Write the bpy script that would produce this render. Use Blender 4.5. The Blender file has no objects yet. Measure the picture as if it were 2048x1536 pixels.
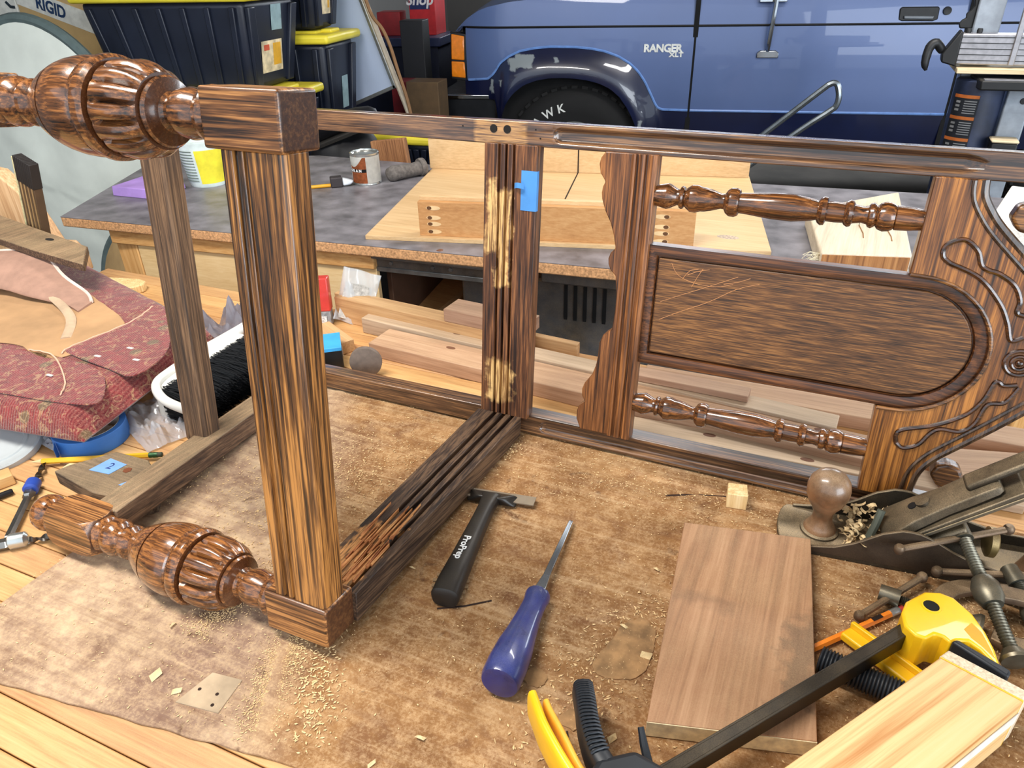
import bpy, math, random
from mathutils import Matrix, Vector
S = bpy.context.scene
COL = S.collection
R = math.radians

# ---------------------------------------------------------------- camera
cd = bpy.data.cameras.new('camera'); cam = bpy.data.objects.new('camera', cd); COL.objects.link(cam)
cd.sensor_width = 36; cd.lens = 25.706; cd.clip_start = 0.02; cd.clip_end = 100
cam.matrix_world = Matrix(((0.91504, -0.18573, 0.35797, 0.34283),
                           (0.40280, 0.46754, -0.78687, -0.36929),
                           (-0.02144, 0.86423, 0.50253, 0.54783), (0, 0, 0, 1)))
cd.dof.use_dof = False
S.camera = cam

# ---------------------------------------------------------------- world, lamps, exposure
S.view_settings.view_transform = 'Standard'; S.view_settings.look = 'None'
S.view_settings.gamma = 1; S.view_settings.exposure = 0.28
S.view_settings.use_curve_mapping = False
W = bpy.data.worlds.new('daylight'); S.world = W; W.use_nodes = True
bg = W.node_tree.nodes['Background']; bg.inputs[0].default_value = (0.80, 0.90, 1.0, 1); bg.inputs[1].default_value = 1.25

def area(name, loc, to, sx, sy, power, col):
    l = bpy.data.lights.new(name, 'AREA'); l.shape = 'RECTANGLE'; l.size = sx; l.size_y = sy
    l.energy = power; l.color = col
    o = bpy.data.objects.new(name, l); COL.objects.link(o); o.location = loc
    o.rotation_euler = (Vector(to) - Vector(loc)).to_track_quat('-Z', 'Y').to_euler()
    return o
# two shop lamps under the ceiling and the open garage door to the right of and behind the camera
area('shop_lamp', (-0.55, -0.15, 1.55), (-0.45, 0.35, 0), 1.2, 0.25, 34, (1.0, 0.95, 0.88))
area('shop_lamp', (0.6, 1.75, 1.58), (0.6, 1.75, 0), 1.2, 0.25, 26, (1.0, 0.97, 0.93))
area('garage_door_daylight', (3.6, -1.6, 0.9), (0.0, 1.2, 0.0), 2.6, 1.9, 110, (0.86, 0.93, 1.0))

# ---------------------------------------------------------------- helpers
def lin(c):
    return tuple((x/255/12.92 if x/255 <= .04045 else ((x/255+.055)/1.055)**2.4) for x in c) + (1,)

class MB:
    """collects geometry for one mesh object"""
    def __init__(s): s.v = []; s.f = []
    def add(s, vs, fs, M=None):
        n = len(s.v)
        s.v += [tuple(M @ Vector(p)) if M else tuple(p) for p in vs]
        s.f += [tuple(i+n for i in f) for f in fs]; return s
    def box(s, x0, x1, y0, y1, z0, z1, M=None):
        vs = [(x0,y0,z0),(x1,y0,z0),(x1,y1,z0),(x0,y1,z0),(x0,y0,z1),(x1,y0,z1),(x1,y1,z1),(x0,y1,z1)]
        return s.add(vs, [(0,3,2,1),(4,5,6,7),(0,1,5,4),(1,2,6,5),(2,3,7,6),(3,0,4,7)], M)
    def hexa(s, bot, top, M=None):
        n = len(bot)
        fs = [tuple(reversed(range(n))), tuple(range(n, 2*n))] + [(i,(i+1)%n,n+(i+1)%n,n+i) for i in range(n)]
        return s.add(list(bot)+list(top), fs, M)
    def prism(s, poly, a0, a1, axis='z', M=None):
        m = {'z': lambda p,a: (p[0],p[1],a), 'y': lambda p,a: (p[0],a,p[1]), 'x': lambda p,a: (a,p[0],p[1])}[axis]
        return s.hexa([m(p,a0) for p in poly], [m(p,a1) for p in poly], M)
    def lathe(s, prof, n=24, axis='z', M=None, c=(0,0), caps=True, rf=None):
        """prof: list of (axial, radius); rf(axial, angle) multiplies the radius"""
        vs = []; fs = []
        for a, r in prof:
            for k in range(n):
                th = 2*math.pi*k/n; rr = r*(rf(a, th) if rf else 1)
                p, q = c[0]+rr*math.cos(th), c[1]+rr*math.sin(th)
                vs.append({'z': (p,q,a), 'y': (p,a,q), 'x': (a,p,q)}[axis])
        for i in range(len(prof)-1):
            for k in range(n):
                k2 = (k+1) % n
                fs.append((i*n+k, i*n+k2, (i+1)*n+k2, (i+1)*n+k))
        if caps:
            fs.append(tuple(reversed(range(n)))); fs.append(tuple((len(prof)-1)*n+k for k in range(n)))
        return s.add(vs, fs, M)
    def tube(s, path, r, n=8, closed=False, M=None, flat=1.0):
        P = [Vector(p) for p in path]; m = len(P); vs = []; fs = []
        rr = r if hasattr(r, '__len__') else [r]*m
        up = None
        for i in range(m):
            a = P[(i-1) % m] if (closed or i > 0) else P[i]; b = P[(i+1) % m] if (closed or i < m-1) else P[i]
            t = (b-a).normalized()
            if up is None: up = Vector((0,0,1)) if abs(t.z) < .9 else Vector((1,0,0))
            side = t.cross(up).normalized(); up = side.cross(t).normalized()
            for k in range(n):
                th = 2*math.pi*k/n
                vs.append(P[i] + side*(rr[i]*math.cos(th)) + up*(rr[i]*flat*math.sin(th)))
        for i in range(m if closed else m-1):
            j = (i+1) % m
            for k in range(n):
                k2 = (k+1) % n; fs.append((i*n+k, i*n+k2, j*n+k2, j*n+k))
        if not closed: fs.append(tuple(reversed(range(n)))); fs.append(tuple((m-1)*n+k for k in range(n)))
        return s.add(vs, fs, M)
    def grid(s, nx, ny, fn, M=None, two=None):
        """fn(u,v)->point for u,v in 0..1; two = thickness vector closing it into a slab"""
        vs = [fn(i/nx, j/ny) for j in range(ny+1) for i in range(nx+1)]; w = nx+1
        fs = [(j*w+i, j*w+i+1, (j+1)*w+i+1, (j+1)*w+i) for j in range(ny) for i in range(nx)]
        if two:
            t = Vector(two); n = len(vs); vs = vs + [tuple(Vector(p)+t) for p in vs]
            fs += [tuple(reversed([q+n for q in f])) for f in fs[:nx*ny]]
            for i in range(nx): fs += [(i+1, i, i+n, i+1+n), (ny*w+i, ny*w+i+1, ny*w+i+1+n, ny*w+i+n)]
            for j in range(ny): fs += [(j*w, (j+1)*w, (j+1)*w+n, j*w+n), ((j+1)*w+nx, j*w+nx, j*w+nx+n, (j+1)*w+nx+n)]
        return s.add(vs, fs, M)
    def build(s, name, mat, parent=None, bevel=0, seg=2, angle=35, loc=None, rot=None, smooth=True, label=None):
        me = bpy.data.meshes.new(name); me.from_pydata(s.v, [], s.f); me.update()
        bm_fix(me)
        o = bpy.data.objects.new(name, me); COL.objects.link(o)
        for m in (mat if isinstance(mat, (list, tuple)) else [mat]): me.materials.append(m)
        if smooth:
            me.polygons.foreach_set('use_smooth', [True]*len(me.polygons)); me.set_sharp_from_angle(angle=R(angle))
        if bevel:
            b = o.modifiers.new('bevel', 'BEVEL'); b.width = bevel; b.segments = seg; b.limit_method = 'ANGLE'; b.angle_limit = R(40)
            b.harden_normals = False
        if parent: o.parent = parent
        if loc: o.location = loc
        if rot: o.rotation_euler = rot
        if label: o['label'] = label
        return o

import bmesh
def bm_fix(me):
    b = bmesh.new(); b.from_mesh(me); bmesh.ops.recalc_face_normals(b, faces=b.faces); b.to_mesh(me); b.free()

def tag(o, label, cat, group=None):
    o['label'] = label; o['category'] = cat
    if group: o['group'] = group
    return o
def thing(name, label, cat, loc=(0,0,0), rot=(0,0,0), group=None):
    o = bpy.data.objects.new(name, None); COL.objects.link(o); o.empty_display_size = .02
    o.location = loc; o.rotation_euler = rot; return tag(o, label, cat, group)
def struct(o): o['kind'] = 'structure'; return o
def stuff(o): o['kind'] = 'stuff'; return o
def share(me_o, name, parent, loc=(0,0,0), rot=(0,0,0), scale=(1,1,1)):
    """another object on the same mesh"""
    o = me_o.copy(); o.name = name; COL.objects.link(o); o.parent = parent; o.location = loc; o.rotation_euler = rot; o.scale = scale
    return o
def text(s, size, mat, name='lettering', parent=None, loc=(0,0,0), rot=(0,0,0), ext=.0004, shear=0, space=1, bold=0, sx=1):
    c = bpy.data.curves.new(name, 'FONT'); c.body = s; c.size = size; c.extrude = ext; c.align_x = 'CENTER'; c.align_y = 'CENTER'
    c.shear = shear; c.space_character = space; c.offset = bold; c.resolution_u = 3
    o = bpy.data.objects.new(name, c); COL.objects.link(o); bpy.context.view_layer.update()
    me = bpy.data.meshes.new_from_object(o); bpy.data.objects.remove(o)
    o = bpy.data.objects.new(name, me); COL.objects.link(o); me.materials.clear(); me.materials.append(mat)
    o.location = loc; o.rotation_euler = rot; o.scale = (sx,1,1)
    if parent: o.parent = parent
    return o
def smoothpts(P, n=6, closed=False):
    """Catmull-Rom through points"""
    P = [Vector(p) for p in P]; m = len(P); out = []
    g = lambda i: P[i % m] if closed else P[max(0, min(m-1, i))]
    for i in range(m if closed else m-1):
        p0,p1,p2,p3 = g(i-1),g(i),g(i+1),g(i+2)
        for k in range(n):
            t = k/n
            out.append(.5*((2*p1)+(p2-p0)*t+(2*p0-5*p1+4*p2-p3)*t*t+(3*p1-p0-3*p2+p3)*t**3))
    if not closed: out.append(P[-1])
    return [tuple(p) for p in out]
def yaw(a, loc=(0,0,0)): return Matrix.Translation(loc) @ Matrix.Rotation(a, 4, 'Z')

# ---------------------------------------------------------------- materials
def newmat(name):
    m = bpy.data.materials.new(name); m.use_nodes = True; nt = m.node_tree
    return m, nt, nt.nodes['Principled BSDF']
def setin(b, **k):
    names = {'rough':'Roughness','metal':'Metallic','coat':'Coat Weight','coatr':'Coat Roughness','spec':'Specular IOR Level','trans':'Transmission Weight','ior':'IOR','alpha':'Alpha','sheen':'Sheen Weight','sss':'Subsurface Weight'}
    for a, v in k.items(): b.inputs[names[a]].default_value = v
def node(nt, t, **k):
    n = nt.nodes.new(t)
    for a, v in k.items():
        if a.startswith('i_'):
            key = a[2:]; n.inputs[int(key) if key.isdigit() else key].default_value = v
        else: setattr(n, a, v)
    return n
def ramp(nt, stops, src):
    r = nt.nodes.new('ShaderNodeValToRGB'); e = r.color_ramp.elements
    while len(e) < len(stops): e.new(.5)
    for el, (p, c) in zip(e, stops): el.position = p; el.color = c if len(c) == 4 else lin(c)
    nt.links.new(src, r.inputs[0]); return r
def mixc(nt, fac, a, b, mode='MIX'):
    m = nt.nodes.new('ShaderNodeMix'); m.data_type = 'RGBA'; m.blend_type = mode
    for sock, v in ((m.inputs[0], fac), (m.inputs[6], a), (m.inputs[7], b)):
        if hasattr(v, 'links') or hasattr(v, 'is_linked'): nt.links.new(v, sock)
        else: sock.default_value = v
    return m.outputs[2]
def mth(nt, op, a, b=None, c=None):
    m = nt.nodes.new('ShaderNodeMath'); m.operation = op
    for i, v in enumerate((a, b, c)):
        if v is None: continue
        if hasattr(v, 'is_linked'): nt.links.new(v, m.inputs[i])
        else: m.inputs[i].default_value = v
    return m.outputs[0]
def objcoord(nt, scale=(1,1,1), rot=(0,0,0), loc=(0,0,0)):
    tc = nt.nodes.new('ShaderNodeTexCoord'); mp = nt.nodes.new('ShaderNodeMapping')
    mp.inputs['Scale'].default_value = scale; mp.inputs['Rotation'].default_value = rot; mp.inputs['Location'].default_value = loc
    nt.links.new(tc.outputs['Object'], mp.inputs[0]); return mp.outputs[0]
def noise(nt, vec, scale, detail=4, rough=.55, dist=0):
    n = node(nt, 'ShaderNodeTexNoise'); n.inputs['Scale'].default_value = scale; n.inputs['Detail'].default_value = detail
    n.inputs['Roughness'].default_value = rough; n.inputs['Distortion'].default_value = dist
    nt.links.new(vec, n.inputs['Vector']); return n.outputs['Fac']
def bump(nt, b, h, strength=.2, dist=.001):
    n = node(nt, 'ShaderNodeBump'); n.inputs['Strength'].default_value = strength; n.inputs['Distance'].default_value = dist
    nt.links.new(h, n.inputs['Height']); nt.links.new(n.outputs[0], b.inputs['Normal'])
AX = {'X': (1, .045, .045), 'Y': (.045, 1, .045), 'Z': (.045, .045, 1)}
def axscale(axis, across, along):
    return {'X': (along, across, across), 'Y': (across, along, across), 'Z': (across, across, along)}[axis]
def wood(name, dark, mid, light, axis='X', fine=1.0, ring=1.0, rough=.45, coat=0, coatr=.15, streak=.55, bumps=.25, dust=None, raw=None, pores=.6, lines=1.0, end=None):
    """stained or raw timber: slow cathedral rings, fine pores along the grain, optional dust on upward faces"""
    m, nt, b = newmat(name); L = nt.links.new
    v1 = objcoord(nt, axscale(axis, 22*ring, 1.4*ring)); n1 = noise(nt, v1, 1.0, 3, .5, .6)
    v2 = objcoord(nt, axscale(axis, 620*fine, 26*fine)); n2 = noise(nt, v2, 1.0, 4, .6)
    wv = node(nt, 'ShaderNodeMath', operation='SINE'); L(mth(nt, 'MULTIPLY', n1, 46.0), wv.inputs[0])
    r1 = mth(nt, 'MULTIPLY_ADD', wv.outputs[0], .22*streak, .5)
    v3 = objcoord(nt, axscale(axis, 7, 2)); n3 = noise(nt, v3, 1.0, 3)
    nA = noise(nt, objcoord(nt, axscale(axis, 330*ring, 8*ring), (0,0,0), (.7,.3,.1)), 1.0, 4, .65, .15)
    t = mth(nt, 'ADD', mth(nt, 'ADD', mth(nt, 'MULTIPLY', r1, .5), mth(nt, 'MULTIPLY', mth(nt, 'SUBTRACT', n2, .5), pores)), mth(nt, 'MULTIPLY', n3, .5))
    if lines: t = mth(nt, 'ADD', t, mth(nt, 'MULTIPLY', mth(nt, 'SUBTRACT', nA, .5), 1.5*lines))
    cr = ramp(nt, [(.22, dark), (.5, mid), (.78, light)], t); colr = cr.outputs[0]
    if raw: colr = raw(nt, colr, n2)
    if end:
        tcn = nt.nodes.new('ShaderNodeTexCoord'); se = node(nt, 'ShaderNodeSeparateXYZ'); L(tcn.outputs['Normal'], se.inputs[0])
        ke = node(nt, 'ShaderNodeClamp'); L(mth(nt, 'MULTIPLY_ADD', mth(nt, 'ABSOLUTE', se.outputs['XYZ'.index(axis)]), 8.0, -6.4), ke.inputs[0])
        colr = mixc(nt, mth(nt, 'MULTIPLY', ke.outputs[0], .85), colr, ramp(nt, [(.3, end), (.8, tuple(min(255, int(c*1.5)) for c in end))], n3).outputs[0])
    rgh = mth(nt, 'MULTIPLY_ADD', n2, .25, rough-.12)
    if dust:
        dc, amt = dust
        g = node(nt, 'ShaderNodeNewGeometry'); sp = node(nt, 'ShaderNodeSeparateXYZ'); L(g.outputs['Normal'], sp.inputs[0])
        dn = noise(nt, objcoord(nt, (1,1,1)), 900, 2); dl = noise(nt, objcoord(nt, (1,1,1)), 25, 3)
        up = mth(nt, 'MULTIPLY', mth(nt, 'SMOOTH_MIN', mth(nt, 'MAXIMUM', sp.outputs[2], 0.0), 1.0, .1), amt)
        k = mth(nt, 'MULTIPLY', up, mth(nt, 'MULTIPLY_ADD', mth(nt, 'MULTIPLY', dn, dl), 2.6, .1))
        kk = node(nt, 'ShaderNodeClamp'); L(k, kk.inputs[0])
        colr = mixc(nt, kk.outputs[0], colr, lin(dc))
        rgh = mth(nt, 'MAXIMUM', rgh, mth(nt, 'MULTIPLY', kk.outputs[0], .9))
    L(colr, b.inputs['Base Color']); L(rgh, b.inputs['Roughness'])
    setin(b, coat=coat, coatr=coatr); bump(nt, b, n2, bumps*.7, .0004); return m
def plain(name, col, rough=.5, metal=0, coat=0, var=.12, vscale=30, bumps=0, bscale=200, dust=None, spec=.5, sheen=0):
    """painted, plastic or metal surface with a little mottling and optional dust"""
    m, nt, b = newmat(name); L = nt.links.new; v = objcoord(nt)
    n = noise(nt, v, vscale, 4); c = lin(col)
    d = tuple(x*(1-var*1.6) for x in c[:3])+(1,); l = tuple(min(1, x*(1+var)) for x in c[:3])+(1,)
    cr = ramp(nt, [(.3, d), (.7, l)], n).outputs[0]; rg = mth(nt, 'MULTIPLY_ADD', n, .16, rough-.08)
    if dust:
        dc, amt = dust
        g = node(nt, 'ShaderNodeNewGeometry'); sp = node(nt, 'ShaderNodeSeparateXYZ'); L(g.outputs['Normal'], sp.inputs[0])
        dn = noise(nt, v, 1100, 2); dl = noise(nt, v, 40, 3)
        up = mth(nt, 'MULTIPLY', mth(nt, 'MULTIPLY_ADD', mth(nt, 'MAXIMUM', sp.outputs[2], 0.0), .85, .15), amt)
        kk = node(nt, 'ShaderNodeClamp'); L(mth(nt, 'MULTIPLY', up, mth(nt, 'MULTIPLY', mth(nt, 'MULTIPLY', dn, dl), 3.6)), kk.inputs[0])
        cr = mixc(nt, kk.outputs[0], cr, lin(dc)); rg = mth(nt, 'MAXIMUM', rg, mth(nt, 'MULTIPLY', kk.outputs[0], .9))
    L(cr, b.inputs['Base Color']); L(rg, b.inputs['Roughness']); setin(b, metal=metal, coat=coat, spec=spec, sheen=sheen)
    if bumps: bump(nt, b, noise(nt, v, bscale, 4), bumps, .001)
    return m
def clearmat(name, col, alpha=.35, rough=.15):
    m, nt, b = newmat(name); b.inputs['Base Color'].default_value = lin(col); setin(b, rough=rough, alpha=alpha, coat=.5)
    return m
DUST = (214, 184, 140)
def loft(secs):
    """closed cross sections (lists of 3D points, equal length) skinned into one solid"""
    mb = MB(); n = len(secs[0]); vs = [p for s in secs for p in s]; fs = []
    for i in range(len(secs)-1):
        for k in range(n): fs.append((i*n+k, i*n+(k+1)%n, (i+1)*n+(k+1)%n, (i+1)*n+k))
    fs.append(tuple(reversed(range(n)))); fs.append(tuple((len(secs)-1)*n+k for k in range(n)))
    return mb.add(vs, fs)
def boxmask(nt, lo, hi, soft=.006, wob=.012, nscale=60):
    """0..1 mask of a wobbly box in object coordinates"""
    v = objcoord(nt); sp = node(nt, 'ShaderNodeSeparateXYZ'); nt.links.new(v, sp.inputs[0])
    w = mth(nt, 'MULTIPLY', mth(nt, 'SUBTRACT', noise(nt, v, nscale, 3), .5), wob*2); out = None
    for i in range(3):
        if lo[i] is None: continue
        x = mth(nt, 'ADD', sp.outputs[i], w)
        for val, sgn in ((lo[i], 1), (hi[i], -1)):
            k = node(nt, 'ShaderNodeClamp'); nt.links.new(mth(nt, 'MULTIPLY_ADD', x, sgn/soft, -sgn*val/soft + .5), k.inputs[0])
            out = k.outputs[0] if out is None else mth(nt, 'MULTIPLY', out, k.outputs[0])
    return out
def rawpatch(boxes, colour=(206,164,108), dark=(150,104,58), amt=.95, streaky=False):
    def f(nt, col, n2):
        c = ramp(nt, [(.35, dark), (.6, colour)], n2).outputs[0]
        st = ramp(nt, [(.40, (0,0,0,1)), (.52, (1,1,1,1))], n2).outputs[0] if streaky else None
        for lo, hi, *sx in boxes:
            kw = dict(zip(('soft','wob'), sx)); k = mth(nt, 'MULTIPLY', boxmask(nt, lo, hi, **kw), amt)
            col = mixc(nt, mth(nt, 'MULTIPLY', k, mth(nt, 'MULTIPLY_ADD', st, .7, .3)) if st else k, col, c)
        return col
    return f
# ---------------------------------------------------------------- the garage
FZ = -0.72
concrete = plain('garage_concrete', (92,86,80), .85, var=.25, vscale=3, bumps=.3, bscale=60)
struct(MB().box(-3.2, 6.0, -4.0, 6.3, FZ-.1, FZ).build('floor', concrete, smooth=False))
drywall = plain('grey_drywall', (120,118,116), .9, var=.06, vscale=2)
struct(MB().box(-3.2, 6.0, 6.2, 6.3, FZ, 1.75).build('wall_back', drywall, smooth=False))
struct(MB().box(-3.3, -3.2, -4.0, 6.3, FZ, 1.75).build('wall_left', drywall, smooth=False))
winm, _nt, _b = newmat('bright_window'); _b.inputs['Base Color'].default_value = (.8,.85,.9,1); _b.inputs['Emission Color'].default_value = (.86,.93,1,1); _b.inputs['Emission Strength'].default_value = 11  # unseen glowing windows, added for back light and sheen on the chair's upper edges
trimw = plain('window_trim', (196,194,190), .6)
for i in range(3):
    x = -1.9+2.2*i
    w_ = struct(MB().box(x, x+1.9, 6.17, 6.195, 1.02, 1.66).build('window_%d' % (i+1), winm))
    for a, b_ in ((x-.05, x), (x+.93, x+.97), (x+1.9, x+1.95)): MB().box(a, b_, 6.15, 6.198, .97, 1.71).build('window_frame', trimw, w_)
    for a, b_ in ((.97,1.02),(1.66,1.71)): MB().box(x-.05, x+1.95, 6.15, 6.198, a, b_).build('window_frame', trimw, w_)
struct(MB().box(-3.2, 6.0, -1.2, 6.3, 1.75, 1.85).build('ceiling', plain('ceiling_board', (170,166,160), .95, var=.05), smooth=False))

# ---------------------------------------------------------------- workbench of laminated pine strips
pineX = [wood('bench_pine_%d' % i, d, m, l, 'X', .8, .9, .55, .1, dust=(DUST, .22), lines=.25) for i, (d, m, l) in enumerate(
    [((168,112,62),(204,152,92),(222,178,118)), ((176,122,66),(210,162,102),(226,188,130)), ((156,104,62),(194,144,92),(216,172,116))])]
pineZ = wood('upright_pine', (176,120,62), (216,164,100), (234,192,132), 'Z', .7, .8, .6, lines=.25)
bench = thing('workbench', 'sturdy workbench of laminated pine strips under the oak chair', 'workbench', (-.15, .15, FZ))
rnd = random.Random(11)
for i in range(27):
    y = -.35 + i*.0362
    MB().box(-.90, 1.10, y-.15, y+.0352-.15, -.042-FZ+rnd.uniform(-.0006,.0004), -.0036-FZ+rnd.uniform(-.0009,0)).build('bench_strip', pineX[i % 3 if i != 4 else 1], bench, bevel=.0015)
for x, y in ((-.80,-.42),(.95,-.42),(-.80,.42),(.95,.42)):
    MB().box(x-.045, x+.045, y-.045, y+.045, 0, -.042-FZ).build('leg', pineZ, bench, bevel=.002)
for y in (-.42, .42): MB().box(-.755, .905, y-.02, y+.02, -.15-FZ, -.042-FZ).build('apron', pineX[0], bench, bevel=.002)
for x in (-.80, .95): MB().box(x-.02, x+.02, -.375, .375, -.15-FZ, -.042-FZ).build('apron', pineX[1], bench, bevel=.002)

# ---------------------------------------------------------------- stained cardboard sheet on the bench
def cardboard_mat():
    m, nt, b = newmat('stained_cardboard'); L = nt.links.new; v = objcoord(nt)
    sp = node(nt, 'ShaderNodeSeparateXYZ'); L(v, sp.inputs[0])
    n1 = noise(nt, v, 9, 5, .6, .8); n2 = noise(nt, v, 55, 5, .65); n3 = noise(nt, v, 420, 3, .7); n4 = noise(nt, objcoord(nt, (1,1,1), (0,0,0), (4,2,0)), 14, 4, .6, 1.5)
    base = ramp(nt, [(.28, (106,70,40)), (.5, (142,102,62)), (.72, (176,136,92))], mth(nt, 'ADD', mth(nt, 'MULTIPLY', n1, .7), mth(nt, 'MULTIPLY', n2, .3))).outputs[0]
    # the flap left of the fold is paler and greyer, with violet-brown spill marks
    k = node(nt, 'ShaderNodeClamp'); L(mth(nt, 'MULTIPLY_ADD', mth(nt, 'ADD', mth(nt, 'MULTIPLY_ADD', sp.outputs[1], .545, sp.outputs[0]), mth(nt, 'MULTIPLY', n1, .10)), -14.0, .3), k.inputs[0])
    pale = ramp(nt, [(.3, (128,100,82)), (.5, (176,148,122)), (.7, (206,182,150))], mth(nt, 'ADD', mth(nt, 'MULTIPLY', n1, .5), mth(nt, 'MULTIPLY', n2, .5))).outputs[0]
    c = mixc(nt, k.outputs[0], base, pale)
    sk = ramp(nt, [(.54, (0,0,0,1)), (.66, (1,1,1,1))], n4).outputs[0]
    c = mixc(nt, mth(nt, 'MULTIPLY', sk, .38), c, lin((98,62,46)))
    sm = boxmask(nt, (-.150,-.18,None), (-.055,.02,None), .03, .05, 20)
    c = mixc(nt, mth(nt, 'MULTIPLY', sm, .42), c, lin((92,58,58)))
    sm = boxmask(nt, (-.33,.10,None), (-.16,.30,None), .05, .08, 16)
    c = mixc(nt, mth(nt, 'MULTIPLY', sm, .35), c, lin((92,66,62)))
    dk = ramp(nt, [(.66, (0,0,0,1)), (.72, (1,1,1,1))], noise(nt, objcoord(nt, (1,1,1), (0,0,0), (1,7,0)), 26, 3, .55, 1.0)).outputs[0]
    c = mixc(nt, mth(nt, 'MULTIPLY', dk, .6), c, lin((66,36,22)))
    dust = ramp(nt, [(.45, (0,0,0,1)), (.62, (1,1,1,1))], mth(nt, 'ADD', mth(nt, 'MULTIPLY', n3, .6), mth(nt, 'MULTIPLY', n2, .4))).outputs[0]
    c = mixc(nt, mth(nt, 'MULTIPLY', dust, .36), c, lin((224,192,148)))
    sk2 = noise(nt, objcoord(nt, (5,90,1), (0,0,-.13)), 1.0, 5, .65, .3)
    c = mixc(nt, mth(nt, 'MULTIPLY', ramp(nt, [(.50, (0,0,0,1)), (.68, (1,1,1,1))], sk2).outputs[0], .40), c, lin((110,72,48)))
    c = mixc(nt, mth(nt, 'MULTIPLY', ramp(nt, [(.34, (1,1,1,1)), (.46, (0,0,0,1))], sk2).outputs[0], .30), c, lin((216,186,146)))
    wv = mth(nt, 'SINE', mth(nt, 'MULTIPLY', mth(nt, 'ADD', sp.outputs[1], mth(nt, 'MULTIPLY', sp.outputs[0], -.13)), 900.0))
    L(c, b.inputs['Base Color']); setin(b, rough=.85, spec=.25)
    bump(nt, b, mth(nt, 'ADD', mth(nt, 'MULTIPLY', wv, .06), mth(nt, 'ADD', mth(nt, 'MULTIPLY', n3, .5), n2)), .5, .0014); return m
from mathutils import noise as mnoise
def cb_h(x, y):
    h = .0006*mnoise.noise(Vector((x*9, y*9, 0)))
    d = abs((x-.0)*.878 + (y+.126)*.479)
    h += .0028*math.exp(-(d/.006)**2)
    for yy in (.175, .30): h += .0015*math.exp(-((y-yy-.13*x)/.004)**2)*(1 if x > -.1 else 0)
    return h
cb = MB()
CB = [(-.352,-.177),(.60,-.047),(.62,.40),(-.335,.395)]
def cbp(u, v):
    a = Vector(CB[0]).lerp(Vector(CB[1]), u); b_ = Vector(CB[3]).lerp(Vector(CB[2]), u); p = a.lerp(b_, v)
    ex = .0016*mnoise.noise(Vector((p.x*40, 3, 0))) if v == 0 else 0
    return (p.x, p.y+ex, -.0012 + .75*max(0, cb_h(p.x, p.y)))
cb.grid(150, 90, cbp, two=(0,0,-.0018))
sheet = cb.build('cardboard_sheet', cardboard_mat(), angle=60)
tag(sheet, 'stained brown cardboard sheet covering the workbench under the chair', 'cardboard')

slit = plain('cardboard_slit', (44,26,18), .95); torn = plain('torn_cardboard', (158,122,82), .95, var=.3, vscale=60, bumps=.8, bscale=120); palep = plain('pale_print_patch', (178,156,128), .85, var=.2, vscale=30)
for pts, r_ in (([(.060,.062),(.083,.075),(.105,.092)], .0011), ([(.225,.318),(.250,.330),(.275,.338),(.300,.345)], .0014), ([(.222,-.012),(.238,-.040),(.252,-.066)], .0008)):
    MB().tube([(x, y, -.0009) for x, y in pts], r_, 5, flat=.5).build('slit', slit, sheet)
for P in ([(.222,.055),(.240,.050),(.262,.060),(.268,.085),(.262,.118),(.245,.125),(.232,.105),(.226,.080)], [(.168,.020),(.180,.016),(.190,.024),(.184,.034),(.172,.032)], [(.212,-.004),(.226,-.010),(.232,.004),(.220,.010)]):
    rr_ = random.Random(len(P)); Q = smoothpts([(a,b,0) for a, b in P], 4, closed=True)
    MB().prism([(p[0]+rr_.uniform(-.0015,.0015), p[1]+rr_.uniform(-.0015,.0015)) for p in Q], -.0012, .0002).build('torn_patch', torn, sheet)
pp = MB().prism([(-.098,-.118),(-.056,-.112),(-.060,-.078),(-.090,-.082)], -.0012, -.0001).build('pale_patch', palep, sheet)
for x, y in ((-.088,-.100),(-.070,-.098),(-.066,-.108)): MB().lathe([(-.0004,.0016),(.0001,.0016)], 10, 'z', c=(x,y)).build('pin_hole', slit, pp)
OD, OM, OL = (36,24,16), (94,61,35), (160,110,62)
oakX = wood('stained_oak_lengthwise', OD, OM, OL, 'X', 1, 1, .36, .25, .2, end=(44,26,18))
oakZ = wood('stained_oak_upright', (38,25,16), (110,71,37), (186,128,66), 'Z', .8, 1.1, .34, .3, .2, lines=1.3)
oak_block = wood('golden_block_oak', (42,26,17), (116,74,41), (184,128,74), 'X', 1, .9, .36, .3, .2, lines=1.4, end=(48,28,19))
oak_panel = wood('panel_oak', (42,22,12), (90,52,25), (138,84,40), 'X', .75, .5, .4, .15, .25, streak=.1, pores=.9, lines=.5)
oak_turned = wood('varnished_oak_turning', (32,19,11), (98,58,29), (166,106,54), 'X', 1, 1.1, .24, .8, .09, streak=.3, lines=.9, bumps=.12, end=(58,32,17))
oak_side = wood('worn_dark_oak', (24,18,16), (56,41,32), (100,76,56), 'Y', .9, 1, .5, 0, raw=rawpatch([((-.046,.03,None),(-.006,.135,None),.006,.02)], (196,140,84), streaky=True))
oak_dusty = wood('dusty_unvarnished_oak', (44,32,26), (84,62,46), (126,98,74), 'Y', .9, 1, .7, 0, dust=(DUST,.35))
oak_post = wood('dusty_stretcher_oak', (48,36,28), (92,68,48), (140,108,78), 'Z', .9, 1, .65, 0)
oak_rail = wood('scraped_oak', (36,20,14), (86,52,31), (142,92,54), 'Z', .9, 1.2, .45, .05, pores=1.0,
    raw=rawpatch([((-.030,None,-.150),(.004,None,-.095),.008,.02), ((-.026,None,.0),(-.004,None,.12),.006,.02), ((-.036,None,.04),(-.026,None,.13),.006,.014)], (226,186,122), (168,116,62), .9, True))
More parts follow.
